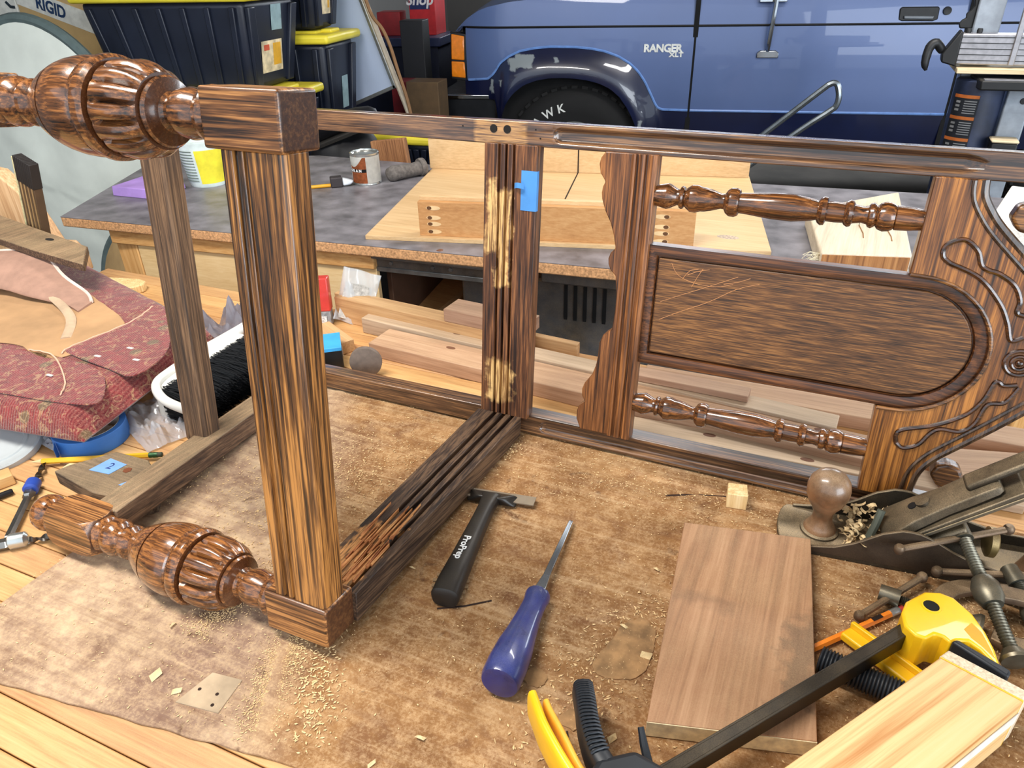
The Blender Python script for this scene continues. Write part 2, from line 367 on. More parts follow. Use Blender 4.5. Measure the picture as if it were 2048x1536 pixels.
oak_stile = wood('stile_oak', (38,26,19), (84,57,39), (140,100,64), 'X', 1, 1, .32, .9, .12, pores=.9, bumps=.15, end=(44,28,18),
    raw=rawpatch([((-.056,None,.1),(.009,None,.3),.005,.004)], (186,140,84), (120,80,46), .9, True))
gap = plain('dark_hole', (14,9,6), .9)
bluetape = plain('blue_masking_tape', (74,140,206), .75, var=.08)

def build_chair():
    zc = 0.2443+.0015
    t = thing('side_chair', 'carved dark oak chair lying on its side, one seat rail missing, seat removed', 'chair', (0,0,zc), (-.12516,0,0))
    s = .02063
    # turned front legs
    prof = [(-.069,.010),(-.0695,.019),(-.074,.0208),(-.079,.019),(-.081,.0152),(-.084,.0165),(-.094,.0185),(-.104,.0168),(-.108,.0135),(-.111,.0130),(-.1135,.0150),(-.1155,.0205),(-.1165,.0240),(-.1185,.0254),(-.1203,.0248),(-.1210,.0232),(-.1216,.0232),
            (-.1222,.0272),(-.126,.0305),(-.132,.0340),(-.140,.0362),(-.148,.0370),(-.155,.0366),(-.1600,.0352),(-.1608,.0298),(-.1640,.0296),(-.1648,.0360),(-.168,.0384),(-.172,.0388),(-.1755,.0378),(-.1770,.0340),(-.1795,.0338),
            (-.1815,.0360),(-.189,.0372),(-.199,.0368),(-.209,.0352),(-.2160,.0334),(-.2166,.0304),(-.2178,.0304),(-.2184,.0326),(-.228,.0290),(-.238,.0242),(-.246,.0196),(-.251,.0160),
            (-.2535,.0130),(-.2555,.0148),(-.259,.0180),(-.2625,.0183),(-.266,.0160),(-.268,.0132),(-.271,.0140),(-.274,.0172),(-.279,.0196),(-.285,.0195),(-.290,.0172),(-.293,.0150),(-.296,.0180),(-.300,.0195)]
    def gad(a, th):
        if not (-.1602 < a < -.1220): return 1
        k = abs(math.cos(th*7)); e = min(1, (a+.1603)/.002, (-.1219-a)/.006)
        return 1 - .20*e*(1-k**.5) - .02*e
    foot = [(-.366,.0198),(-.370,.0195),(-.373,.0158),(-.3755,.0158),(-.378,.0185),(-.384,.0205),(-.391,.0195),(-.396,.0165),(-.400,.0130)]
    for sg in (1, -1):
        zc_ = sg*(.23465-s)
        leg = MB().lathe(prof, 84, 'x', c=(s, zc_), rf=gad).build('front_leg', oak_turned, t, angle=28)
        MB().box(-.0692, 0, 0, 2*s, zc_-s, zc_+s).build('leg_block', oak_block, leg, bevel=.0025, seg=3, label='square oak block at the seat end of the leg')
        # square lower block with rounded corners running into the turning
        sec = []
        for x, k in ((-.298,.55),(-.302,.8),(-.308,.97),(-.315,1),(-.352,1),(-.360,.95),(-.366,.78)):
            r = s*1.0; c_ = r*(1-k)*1.9
            poly = [(r-c_,-r),(r,-r+c_),(r,r-c_),(r-c_,r),(-r+c_,r),(-r,r-c_),(-r,-r+c_),(-r+c_,-r)]
            sec.append([(x, s+p, zc_+q) for p, q in poly])
        loft(sec).build('lower_block', oak_block, leg, bevel=.001)
        MB().lathe(foot, 40, 'x', c=(s, zc_)).build('foot', oak_turned, leg, angle=28)
    # front seat rail (stands upright in the picture) with two sunk flutes
    P = [(-.057,.003),(-.0475,.003),(-.0468,.0072),(-.0436,.0072),(-.0429,.0036),(-.0385,.0036),(-.0380,.0066),(-.0356,.0066),(-.0351,.0030),(-.0055,.0030),(-.002,.0060),(-.002,.030),(-.057,.030)]
    MB().prism([(p[0],p[1]) for p in P], -.1937, .1937, 'z').build('front_seat_rail', oakZ, t, bevel=.0009)
    # rear seat rail, grooved and scraped
    P = [(-.039,.392)]
    for gx in (-.0205,-.0115,-.0020): P += [(gx-.0017,.392),(gx-.0012,.3985),(gx+.0012,.3985),(gx+.0017,.392)]
    P += [(.027,.392),(.027,.412),(-.039,.412)]
    rr = MB().prism(P, -.1703, .1703, 'z').build('rear_seat_rail', oak_rail, t, bevel=.0006)
    tp = MB().grid(6, 6, lambda u, v: (.0085+.0195*u, .3917, .098+.045*v), two=(0,-.0004,0))
    tp.grid(4, 6, lambda u, v: (.0275, .3915+.006*u, .098+.045*v), two=(.0004,0,0))
    tp = tp.build('tape_flag', bluetape, t, label='torn strip of blue masking tape')
    MB().grid(6, 3, lambda u, v: (.001+.012*u, .3905-.004*math.sin(u*3), .122+.006*v+.006*u*(1-u)), two=(0,-.0008,.0004)).build('tape_curl', bluetape, tp)
    # lower side seat rail with grooves in its inner face
    sec = []
    for y, x0, x1, zt, zb in ((.040,-.052,.004,-.2000,-.2330),(.392,-.0425,.0195,-.1690,-.1960)):
        w = x1-x0; top = [(x1,zt)]
        for g in (.80,.60,.40): top += [(x0+w*(g+.045),zt),(x0+w*(g+.035),zt-.008),(x0+w*(g-.035),zt-.008),(x0+w*(g-.045),zt)]
        top += [(x0,zt),(x0,zb),(x1,zb)]
        sec.append([(p[0], y, p[1]) for p in top])
    loft(sec).build('side_seat_rail', oak_side, t, bevel=.0007)
    sp = MB(); rnd = random.Random(3)
    for i in range(26):
        x = rnd.uniform(-.040, -.004); y = rnd.uniform(.045, .12); z = -.1995+.031*(y-.04)/.352
        a = rnd.uniform(-.06,.06); l = rnd.uniform(.02,.06)
        sp.hexa([(x,y,z-.002),(x+.002,y,z-.002),(x+.001+a*l,y+l,z-.001)], [(x,y,z+.0016),(x+.002,y,z+.0016),(x+.001+a*l,y+l,z+.0025+.088*l)])
    sp.build('splinter', wood('torn_oak', (126,66,34), (176,112,62), (214,160,100), 'Y', 1, 1, .7), t, smooth=False)
    # rear stiles / back legs, each with a long stopped flute
    for sg in (1, -1):
        sec = []
        for x, hh, d in ((-.425,.0105,0),(-.30,.0120,0),(-.06,.0130,0),(.040,.0132,0),(.0425,.0132,.2),(.045,.0132,.7),(.050,.0132,1),(.445,.0130,1),(.455,.0130,.6),(.462,.0130,.15),(.466,.0130,0),(.506,.0128,0),(.512,.0105,0)):
            zc_ = sg*.1818; w = .0086*(.4+.6*d); dd = .0062*d; y0 = .4015
            sec.append([(x,y0,zc_-hh),(x,y0,zc_-w),(x,y0+dd,zc_-w*.55),(x,y0+dd,zc_+w*.55),(x,y0,zc_+w),(x,y0,zc_+hh),(x,.428,zc_+hh),(x,.428,zc_-hh)])
        st = loft(sec).build('back_stile', oak_stile, t, bevel=.0012)
        if sg > 0:
            for x in (-.0322, -.0151): MB().lathe([(.4009,.0046),(.4017,.0046)], 18, 'y', c=(x,.1855)).build('dowel_hole', gap, st)
            for x, z in ((-.072,.186),(.020,.187),(.026,.178)): MB().lathe([(.4010,.0009),(.4017,.0009)], 8, 'y', c=(x,z)).build('nail_hole', gap, st)
    # stretchers
    MB().hexa([(-.330,.034,-.2235),(-.296,.034,-.2235),(-.326,.405,-.2035),(-.360,.405,-.2035)],[(-.330,.034,-.1945),(-.296,.034,-.1945),(-.326,.405,-.1745),(-.360,.405,-.1745)]).build('side_stretcher', oak_dusty, t, bevel=.0015)
    P = [(-.360,.192),(-.3265,.192),(-.3265,.217),(-.3345,.222),(-.360,.222)]
    P = [(-.3600,.1925),(-.3525,.1890),(-.3505,.1905),(-.3440,.1905),(-.3420,.1885),(-.3265,.1900),(-.3240,.1930),(-.3240,.2150),(-.3600,.2150)]
    MB().prism(P, -.196, .160, 'z').build('cross_stretcher', oak_post, t, bevel=.0008)
    # scalloped lower back rail
    L = [(.1048,.1700),(.1000,.163),(.0985,.1564),(.1005,.147),(.1069,.138),(.1045,.133),(.1035,.126),(.1044,.1195),(.109,.107),(.1165,.094),(.1215,.080),(.1246,.0659),(.1195,.060),(.1174,.0536),(.1180,.047),(.121,.040),(.1275,.0344),
         (.1308,.0083),(.1305,-.010),(.1288,-.0306),(.119,-.039),(.1149,-.050),(.1145,-.066),(.1130,-.0791),(.109,-.092),(.1005,-.105),(.0975,-.114),(.0980,-.1228),(.1025,-.1307),(.0950,-.1375),(.0929,-.1446),(.0930,-.156),(.0985,-.1690)]
    sc = MB().prism([(.1440,.1700)]+L+[(.1440,-.1690)], .3965, .4140, 'y').build('scalloped_rail', wood('rail_oak', (44,25,15), (112,68,36), (164,106,58), 'Z', .9, 1.0, .4, .2), t, bevel=.0012)
    P = [(.1345,.3960),(.1355,.3935),(.1375,.3928),(.1395,.3935),(.1402,.3965),(.1428,.3965),(.1436,.3932),(.1470,.3920),(.1500,.3932),(.1508,.3968),(.1528,.3968),(.1536,.3938),(.1585,.3925),(.1625,.3940),(.1632,.3975),(.1632,.4140),(.1345,.4140)]
    MB().prism(P, -.1690, .1700, 'z').build('reeded_moulding', bpy.data.materials['rail_oak'], sc, bevel=.0003)
    # round-ended back panel
    def outline(x0, z0, z1, cx, n=22):
        zc_, r = (z0+z1)/2, (z1-z0)/2
        return [(x0,z0)] + [(cx+r*1.04*math.sin(math.pi*k/n), zc_-r*math.cos(math.pi*k/n)) for k in range(n+1)] + [(x0,z1)]
    o0 = outline(.1630,-.0660,.0745,.4350); o1 = outline(.1720,-.0545,.0630,.4350); o2 = outline(.1735,-.0530,.0615,.4350); o3 = outline(.178,-.0480,.0565,.4350)
    MB().prism(o0, .4060, .4160, 'y').build('back_panel', oak_panel, t)
    rim = MB(); n = len(o0)
    lay = [[(p[0],.4062,p[1]) for p in o0],[(p[0],.3995,p[1]) for p in o0],[(p[0],.3985,p[1]) for p in outline(.1665,-.0625,.071,.4350)],[(p[0],.4005,p[1]) for p in o1],[(p[0],.4062,p[1]) for p in o2]]
    rim.add([p for l in lay for p in l], [(i*n+k, i*n+(k+1)%n, (i+1)*n+(k+1)%n, (i+1)*n+k) for i in range(4) for k in range(n)])
    rim.build('panel_moulding', wood('moulding_oak', (28,16,10), (74,42,22), (122,74,38), 'X', 1, 1, .38, .2), t, angle=40)
    scr = wood('panel_field_oak', (44,28,17), (94,60,32), (144,98,53), 'X', 1.3, .6, .4, .15, .25, streak=.05, pores=1.6, lines=.3)
    fld = MB().prism(outline(.1745,-.0520,.0605,.4350), .4022, .4065, 'y').build('panel_field', scr, t, bevel=.0012)
    pale = plain('scratch_pale', (186,130,82), .7)
    for pts in ([(.182,-.011),(.205,.002),(.235,.018),(.262,.036),(.285,.045)], [(.181,.010),(.205,.022),(.23,.034),(.262,.050)], [(.189,.056),(.197,.044),(.215,.037),(.240,.036),(.258,.041)], [(.224,.054),(.219,.044),(.214,.032)], [(.208,.045),(.218,.050),(.231,.054)], [(.203,.040),(.210,.050),(.219,.053)], [(.248,.040),(.262,.044),(.275,.050)]):
        MB().tube([(p[0],.4021,p[1]) for p in smoothpts([(a,b,0) for a,b in pts], 4)], .00032, 4).build('scratch', pale, fld)
    # crest board
    zc_, r = .0045, .0715
    arc = [(.4340+1.04*r*math.sin(math.pi*k/22), zc_+r*math.cos(math.pi*k/22)) for k in range(23)]
    right = [(.4760,-.1690),(.4758,-.1555),(.479,-.1340),(.4895,-.1155),(.511,-.0925),(.532,-.0700),(.5517,-.0480),(.570,-.027),(.580,.000),(.580,.020),(.566,.050),(.541,.082),(.5120,.1085),(.4898,.1288),(.4786,.1413),(.4689,.1561),(.4665,.1700)]
    rs = [(p[0],p[1]) for p in smoothpts([(a,b,0) for a,b in right], 4)]
    crest = MB().prism([(.4240,.1700),(.4225,.0765)]+arc+[(.4220,-.0670),(.4250,-.1690)]+rs, .3950, .4180, 'y').build('crest_board', wood('crest_oak', (44,25,14), (116,70,31), (180,118,54), 'Z', .8, .9, .34, .3, .15), t, bevel=.0012)
    MB().tube([(p[0], .3952, p[1]) for p in [(.4235,.0765)]+arc+[(.4235,-.0672)]], .0022, 8).build('arch_bead', oakX, crest)
    edge = wood('edge_oak', (26,18,14), (62,44,32), (104,78,54), 'Z', 1, 1, .3, .4)
    for off, rad, yy in ((-.0020,.0046,.3985),(-.0105,.0024,.3955)):
        pts = []
        for i, p in enumerate(rs):
            a = Vector(rs[max(0,i-1)]); b = Vector(rs[min(len(rs)-1,i+1)]); d = (b-a).normalized(); nn = Vector((d.y,-d.x))
            pts.append((p[0]+nn.x*off, yy, p[1]+nn.y*off))
        MB().tube(pts, rad, 8).build('edge_moulding', edge, crest)
    carve = wood('carved_oak', (20,10,6), (54,30,16), (92,54,28), 'X', 1, 1, .2, .7, .1)
    U = [(.4542,.0916),(.4467,.0979),(.4477,.1085),(.4610,.1149),(.4740,.1060),(.4800,.0935),(.4870,.0890),(.4966,.0867),(.5111,.0777),(.5190,.0640),(.5198,.0522),(.527,.050)]
    U2 = [(.4542,.0916),(.4818,.0808),(.5036,.0595),(.5145,.0414),(.5216,.0249),(.5312,.0291)]
    Lo = [(.4491,-.1030),(.4480,-.0940),(.4530,-.0870),(.4804,-.0757),(.5035,-.0590),(.5150,-.0400),(.5204,-.0190),(.5278,-.0215),(.5385,-.0187)]
    L2 = [(.4491,-.1030),(.4572,-.1078),(.4700,-.1010),(.4780,-.0860),(.4860,-.0790),(.5036,-.0777),(.5140,-.0660),(.5196,-.0443),(.5331,-.0386),(.5411,-.0208)]
    for pl in (U, U2, Lo, L2):
        MB().tube([(p[0], .3950, p[1]) for p in smoothpts([(a,b,0) for a,b in pl], 6)], .0025, 8).build('carved_line', carve, crest)
    ro = MB().tube([(.5345+.0125*math.cos(k*math.pi/14), .3948, .0035+.0125*math.sin(k*math.pi/14)) for k in range(28)], .0022, 8, closed=True)
    ro.tube([(.5345+.0068*math.cos(k*math.pi/10), .3946, .0035+.0068*math.sin(k*math.pi/10)) for k in range(20)], .0019, 8, closed=True)
    ro.lathe([(.3975,.004),(.3945,.0038),(.3925,.0028),(.3915,.0012)], 16, 'y', c=(.5345,.0035))
    ro.build('rosette', carve, crest)
    for sg in (1, -1):
        ear = [(.486,.0),(.490,.010),(.500,.014),(.512,.011),(.519,.0),(.514,-.010),(.504,-.012),(.494,-.010)]
        MB().prism([(a+.004 if sg<0 else a+.008, sg*.137+b*1.15) for a, b in ear], .4040, .4240, 'y').build('crest_ear', oakX, crest, bevel=.003, seg=3)
    # turned spindles
    sp = [(.1605,.0088),(.1660,.0095),(.1755,.0112),(.1800,.0098),(.1865,.0070),(.1885,.0072),(.1895,.0092),(.1915,.0100),(.1935,.0092),(.1945,.0075),(.1965,.0090),(.2010,.0116),(.2070,.0118),(.2120,.0104),(.2160,.0102),(.2230,.0090),(.2330,.0064),(.2360,.0066),(.2385,.0100),(.2420,.0120),(.2475,.0122),(.2510,.0108),(.2520,.0086),(.2600,.0090),(.2850,.0110),(.3050,.0112),(.3200,.0094),(.3280,.0080),(.3295,.0100),(.3325,.0118),(.3360,.0112),(.3375,.0082),(.3450,.0084),(.3530,.0080),(.3545,.0096),(.3575,.0110),(.3605,.0102),(.3620,.0078),(.3700,.0066),(.3745,.0074),(.3760,.0094),(.3790,.0102),(.3815,.0090),(.3825,.0080),(.3850,.0104),(.3900,.0118),(.3950,.0112),(.3985,.0098),(.3990,.0088),(.4000,.0098),(.4120,.0094),(.4250,.0078)]
    for z in (.1275, -.1212):
        MB().lathe([(a, r_*1.22) for a, r_ in sp], 32, 'x', c=(.4055, z)).build('spindle', oak_turned, t, angle=30)
    return t
chair = build_chair()
# ---------------------------------------------------------------- pickup truck behind everything
def lerpf(tab):
    def f(x):
        if x <= tab[0][0]: return tab[0][1]
        for (a, p), (b, q) in zip(tab, tab[1:]):
            if x <= b: return p+(q-p)*(x-a)/(b-a)
        return tab[-1][1]
    return f
def build_truck():
    t = thing('pickup_truck', 'two-tone blue pickup truck with navy wheel arch parked behind the benches', 'truck', (-.358,3.351,FZ), (0,0,R(13.736)))
    blue = plain('pale_blue_metallic_paint', (86,106,152), .42, .15, .35, var=.04, vscale=4)
    m, nt, b = newmat('navy_paint_peeling')
    v = objcoord(nt); c = ramp(nt, [(.3, (10,17,46)), (.7, (16,26,62))], noise(nt, v, 5)).outputs[0]
    for lo, hi in (((-.895,None,.80),(-.855,None,.855)), ((-.862,None,.795+.02),(-.772,None,.872)), ((-.675,None,.835),(-.652,None,.860)), ((-.992,None,.69),(-.975,None,.755)), ((-.945,None,.728),(-.930,None,.755)), ((-.262,None,.50),(-.245,None,.575))):
        c = mixc(nt, boxmask(nt, lo, hi, .006, .022, 26), c, lin((138,146,150)))
    nt.links.new(c, b.inputs['Base Color']); setin(b, rough=.3, coat=.8); navy = m
    black = plain('black_trim', (14,14,16), .5); dark = plain('wheel_well_black', (6,6,8), .9)
    chrome = plain('chrome', (190,195,200), .15, 1.0, var=.03)
    T = lerpf([(-1.30,.745),(-1.106,.750),(-1.004,.760),(-.972,.785),(-.939,.832),(-.895,.862),(-.84,.885),(-.77,.897),(-.696,.903),(-.577,.901),(-.50,.894),(-.435,.882),(-.37,.860),(-.315,.829),(-.275,.795),(-.24,.750),(-.212,.700),(-.186,.652),(-.172,.632),(-.148,.624),(.005,.621),(1.126,.614),(2.6,.612)])
    op = [(-.955,.30),(-.95,.52),(-.94,.563),(-.925,.615),(-.907,.655),(-.87,.70),(-.818,.738),(-.76,.758),(-.695,.769),(-.63,.771),(-.574,.768),(-.51,.760),(-.453,.746),(-.40,.722),(-.354,.685),(-.318,.638),(-.289,.59),(-.27,.545),(-.255,.50),(-.25,.46)]
    opf = lerpf(op)
    U = lerpf([(-1.20,.930),(-1.185,.955),(-1.168,.974),(-1.135,1.003),(-1.103,1.027),(-1.05,1.056),(-1.0,1.073),(-.9,1.092),(-.79,1.103),(-.5,1.118),(-.02,1.130),(.0,1.14),(2.6,1.14)])
    def low(s_):
        if s_ < -.955: return .665
        if s_ < -.25: return max(.46, opf(s_))
        return .46
    def yb(s_, z):
        y = .028*max(0, (z-.80)/.3)**2 + .03*max(0, (.70-z)/.25)**2
        if s_ < -.9: y += .10*((-.9-s_)/.3)**2
        # flared arch lip
        if -1.0 < s_ < -.15 and z < T(s_): y -= .045*math.sin(math.pi*min(1, max(0, (T(s_)-z)/max(.02, T(s_)-low(s_))))*.55)*min(1, (s_+1.0)/.08, (-.15-s_)/.08)
        return y
    def skin(name, s0, s1, f0, f1, rows, mat, par, step=.018):
        n = max(4, int((s1-s0)/step)); mb = MB()
        mb.grid(n, rows, lambda u, w: (s0+(s1-s0)*u, yb(s0+(s1-s0)*u, f0(s0+(s1-s0)*u)*(1-w)+f1(s0+(s1-s0)*u)*w), f0(s0+(s1-s0)*u)*(1-w)+f1(s0+(s1-s0)*u)*w), two=(0,.012,0))
        return mb.build(name, mat, par, angle=50)
    CR = lambda s_: min(.990, U(s_)-.002)
    for nm, a, b_ in (('front_fender', -1.195, -.030), ('door', -.020, 1.112), ('bed_side', 1.124, 2.6)):
        if nm == 'front_fender':
            p = skin(nm, -1.118, b_, T, lambda s_: .983, 8, blue, t)
            skin('fender_top', -1.195, b_, lambda s_: min(.990, U(s_)-.004), U, 5, blue, p)
            skin('arch_flare', -1.13, b_, low, T, 8, navy, p)
        else:
            p = skin(nm, a, b_, T, lambda s_: .983, 8, blue, t, .06)
            skin('upper_skin', a, b_, lambda s_: .990, U, 4, blue, p, .06)
            skin('lower_skin', a, b_, lambda s_: .46, T, 5, navy, p, .06)
        tr = MB().tube([(a+(b_-a)*k/80 if a > -1 else -1.11+(b_+1.11)*k/80, 0, 0) for k in range(81)], .001, 4)
        pts = [((a if a > -1 else -1.11)+(b_-(a if a > -1 else -1.11))*k/90,) for k in range(91)]
        MB().tube([(q[0], yb(q[0], T(q[0]))-.001, T(q[0])) for q in pts], .006, 6).build('pinstripe', plain('pinstripe_blue', (112,150,214), .3, coat=.8), p)
        MB().tube([(q[0], yb(q[0], .9865)+.0005, .9865) for q in pts], .0055, 6).build('belt_moulding', black, p)
        if nm == 'door':
            h = MB().prism([(.832,1.002),(.846,.996),(.972,.994),(.992,1.002),(.990,1.046),(.982,1.052),(.838,1.052),(.830,1.044)], yb(.9,1.03)-.006, yb(.9,1.03)+.010, 'y').build('door_handle', black, p, bevel=.004)
            MB().prism([(.852,1.006),(.968,1.004),(.972,1.016),(.850,1.018)], yb(.9,1.01)-.014, yb(.9,1.01)-.004, 'y').build('pull_lip', plain('grey_handle_lip', (110,116,124), .35), h, bevel=.003)
            lk = MB().lathe([(yb(1.02,1.03)-.008,.012),(yb(1.02,1.03)-.009,.016),(yb(1.02,1.03)+.004,.017)], 20, 'y', c=(1.022,1.035)).build('door_lock', black, p)
    MB().box(-.036, -.014, .006, .010, .46, 1.13).build('door_gap', dark, t); MB().box(1.108, 1.128, .006, .010, .46, 1.13).build('door_gap', dark, t)
    # hood, cab, bed rail
    MB().grid(14, 10, lambda u, w: (-1.19+1.17*u, .03+.10*(max(0,(.29-1.17*u))/.29)**2*1.0+1.50*w, U(-1.19+1.17*u)+.05*math.sin(math.pi*w)), two=(0,0,-.01)).build('hood', blue, t, angle=50)
    cab = MB(); cab.hexa([(.05,.06,1.14),(1.11,.06,1.14),(1.11,1.5,1.14),(.05,1.5,1.14)], [(.42,.22,1.60),(1.05,.22,1.60),(1.05,1.34,1.60),(.42,1.34,1.60)]).build('cab_glass', plain('tinted_glass', (20,26,32), .08, coat=1), t, bevel=.01)
    MB().hexa([(.38,.19,1.59),(1.09,.19,1.59),(1.09,1.37,1.59),(.38,1.37,1.59)], [(.42,.24,1.65),(1.05,.24,1.65),(1.05,1.32,1.65),(.42,1.32,1.65)]).build('roof', blue, t, bevel=.015)
    for s0, s1 in ((.045,.40),(1.10,1.06)): MB().tube([(s0,.055,1.135),(s1,.205,1.60)], .025, 8).build('pillar', blue, t)
    MB().box(-.95, 2.55, .14, 1.45, .42, .80).build('underbody', dark, t); MB().box(-1.15, -.95, .14, 1.45, .50, .98).build('radiator_support', dark, t)
    MB().box(-.97, -.24, .05, .16, .42, .80).build('wheel_well', dark, t)
    # front lamps, grille, bumper
    amber = plain('amber_lens', (236,132,24), .25, coat=.8, var=.1, vscale=60)
    fr = MB().prism([(-1.203,.752),(-1.122,.742),(-1.116,.955),(-1.196,.968)], .060, .12, 'y').build('corner_lamp', black, t, bevel=.004)
    MB().prism([(-1.196,.842),(-1.130,.838),(-1.126,.946),(-1.190,.957)], .052, .10, 'y').build('amber_lens', amber, fr, bevel=.005)
    MB().prism([(-1.199,.762),(-1.128,.756),(-1.130,.830),(-1.197,.834)], .054, .10, 'y').build('amber_lens', amber, fr, bevel=.005)
    MB().box(-1.20, -1.15, .12, 1.42, .74, .94).build('grille', black, t, bevel=.01)
    bp = MB().box(-1.30, -.955, .020, 1.52, .555, .675).build('bumper', plain('dark_bumper', (26,28,32), .4, .3), t, bevel=.012)
    MB().box(-1.29, -.958, .012, .05, .662, .684).build('bumper_edge', chrome, bp, bevel=.004); MB().box(-.972, -.950, .010, .05, .545, .684).build('bumper_edge', chrome, bp, bevel=.004)
    # wheels
    rub = plain('tyre_rubber', (20,20,21), .85, bumps=.4, bscale=40); white = plain('white_lettering', (228,230,226), .5)
    for cx, vis in ((-.575, 1), (1.85, 0)):
        w = MB().lathe([(.015,.20),(.004,.24),(.000,.28),(.010,.315),(.030,.345),(.05,.356),(.20,.356),(.23,.33),(.24,.25)], 56, 'y', c=(cx,.362)).build('wheel', rub, t, angle=40)
        tr = MB()
        for k in range(44):
            a = 2*math.pi*k/44
            for yy, da in ((.035,0),(.085,.07),(.14,0)):
                M = Matrix.Translation((cx,0,.362)) @ Matrix.Rotation(a+da, 4, 'Y')
                tr.box(-.018, .012, yy, yy+.042, .350, .3635, M)
        stuff(tr.build('tread_blocks', rub, w, smooth=False))
        MB().lathe([(.020,.195),(.012,.20),(.016,.175),(.045,.16),(.05,.06),(.02,.055),(.018,.0)], 40, 'y', c=(cx,.362)).build('rim', plain('silver_rim', (186,190,188), .35, .7), w, angle=40)
        if vis:
            for ch, a in (('H',56),('A',43),('W',28),('K',14)):
                a2 = R(90+a); rr = .268
                text(ch, .056, white, 'tyre_letter', w, (cx+rr*math.cos(a2), .0005, .362+rr*math.sin(a2)), (R(90), R(-a), 0), .001, bold=.001)
    bd = text('RANGER', .046, white, 'badge', t, (-.168, yb(-.17,.9)-.002, .893), (R(90),0,0), .003, space=.94, bold=.0018, sx=1.02)
    text('XLT', .026, white, 'badge', t, (-.105, yb(-.1,.87)-.002, .866), (R(90),0,0), .003, space=1.1, bold=.0014, sx=1.25)
    # mirror arm screwed to the door
    ma = MB().tube([(.300,-.003,.885),(.298,-.030,.915),(.304,-.035,1.06),(.306,-.028,1.10),(.306,-.03,1.30)], .011, 8).build('mirror_arm', chrome, t)
    MB().prism([(.254,.852),(.350,.852),(.350,.874),(.336,.884),(.268,.884),(.254,.874)], -.010, .004, 'y').build('mirror_foot', chrome, ma, bevel=.003)
    MB().box(.236, .354, -.012, .025, 1.078, 1.096).build('mirror_foot', chrome, ma, bevel=.003)
    MB().box(.22, .38, -.10, -.03, 1.20, 1.42).build('mirror_head', black, ma, bevel=.02)
    return t
build_truck()

# ---------------------------------------------------------------- long table, saw and sled behind the bench
lam = plain('worn_grey_laminate', (122,119,124), .42, var=.32, vscale=18, bumps=.08, bscale=90)
particle = plain('particle_board_edge', (204,156,110), .85, var=.3, vscale=220, bumps=.5, bscale=300)
ply = wood('pale_plywood', (186,150,104), (210,176,130), (224,196,152), 'X', .5, .5, .6, streak=.3, lines=.2)
plyZ = wood('plywood_panel', (214,178,122), (232,202,150), (242,218,172), 'X', .4, .4, .6, streak=.25, lines=.15)
maple = wood('tan_plywood', (164,114,68), (190,140,88), (208,164,112), 'X', .5, .6, .55, streak=.4, lines=.25)
ZT = .05
def build_table():
    t = thing('long_table', 'long grey laminate table with particle board edge behind the workbench', 'table', (-.35,1.15,FZ))
    o = Vector((-.35,1.15,FZ)); q = lambda x, y, z: (x-o.x, y-o.y, z-o.z)
    P = [(-1.306,.731),(.85,.955),(.85,1.62),(-.684,1.455),(-1.10,1.445),(-1.545,1.24)]
    MB().prism([(x-o.x,y-o.y) for x, y in P], ZT-.0235-o.z, ZT-.001-o.z).build('core', particle, t, bevel=.003, seg=3)
    MB().prism([(x-o.x,y-o.y) for x, y in P], ZT-.001-o.z, ZT-o.z).build('laminate', lam, t)
    def board(x0, y0, x1, y1, th, z0, z1): return MB().hexa([q(x0,y0,z0),q(x1,y1,z0),q(x1,y1+th,z0),q(x0,y0+th,z0)],[q(x0,y0,z1),q(x1,y1,z1),q(x1,y1+th,z1),q(x0,y0+th,z1)])
    board(-1.19,.756,-.512,.829,.018,ZT-.058,ZT-.024).build('apron', pineX[1], t, bevel=.002)
    board(-1.125,.770,-.512,.836,.012,FZ+.12,ZT-.058).build('front_panel', plyZ, t, bevel=.001)
    for x, y in ((-1.162,.790),(.74,1.02),(-1.30,1.30),(.74,1.52)):
        MB().box(x-.032-o.x, x+.032-o.x, y-.02-o.y, y+.02-o.y, 0, ZT-.024-o.z).build('leg', pineZ, t, bevel=.003)
    MB().lathe([(.846-o.y,.0105),(.838-o.y,.0115),(.835-o.y,.010)], 20, 'y', c=(-.358-o.x,.041-o.z)).build('screw_plug', plain('brown_plug', (112,74,56), .5), t)
build_table()
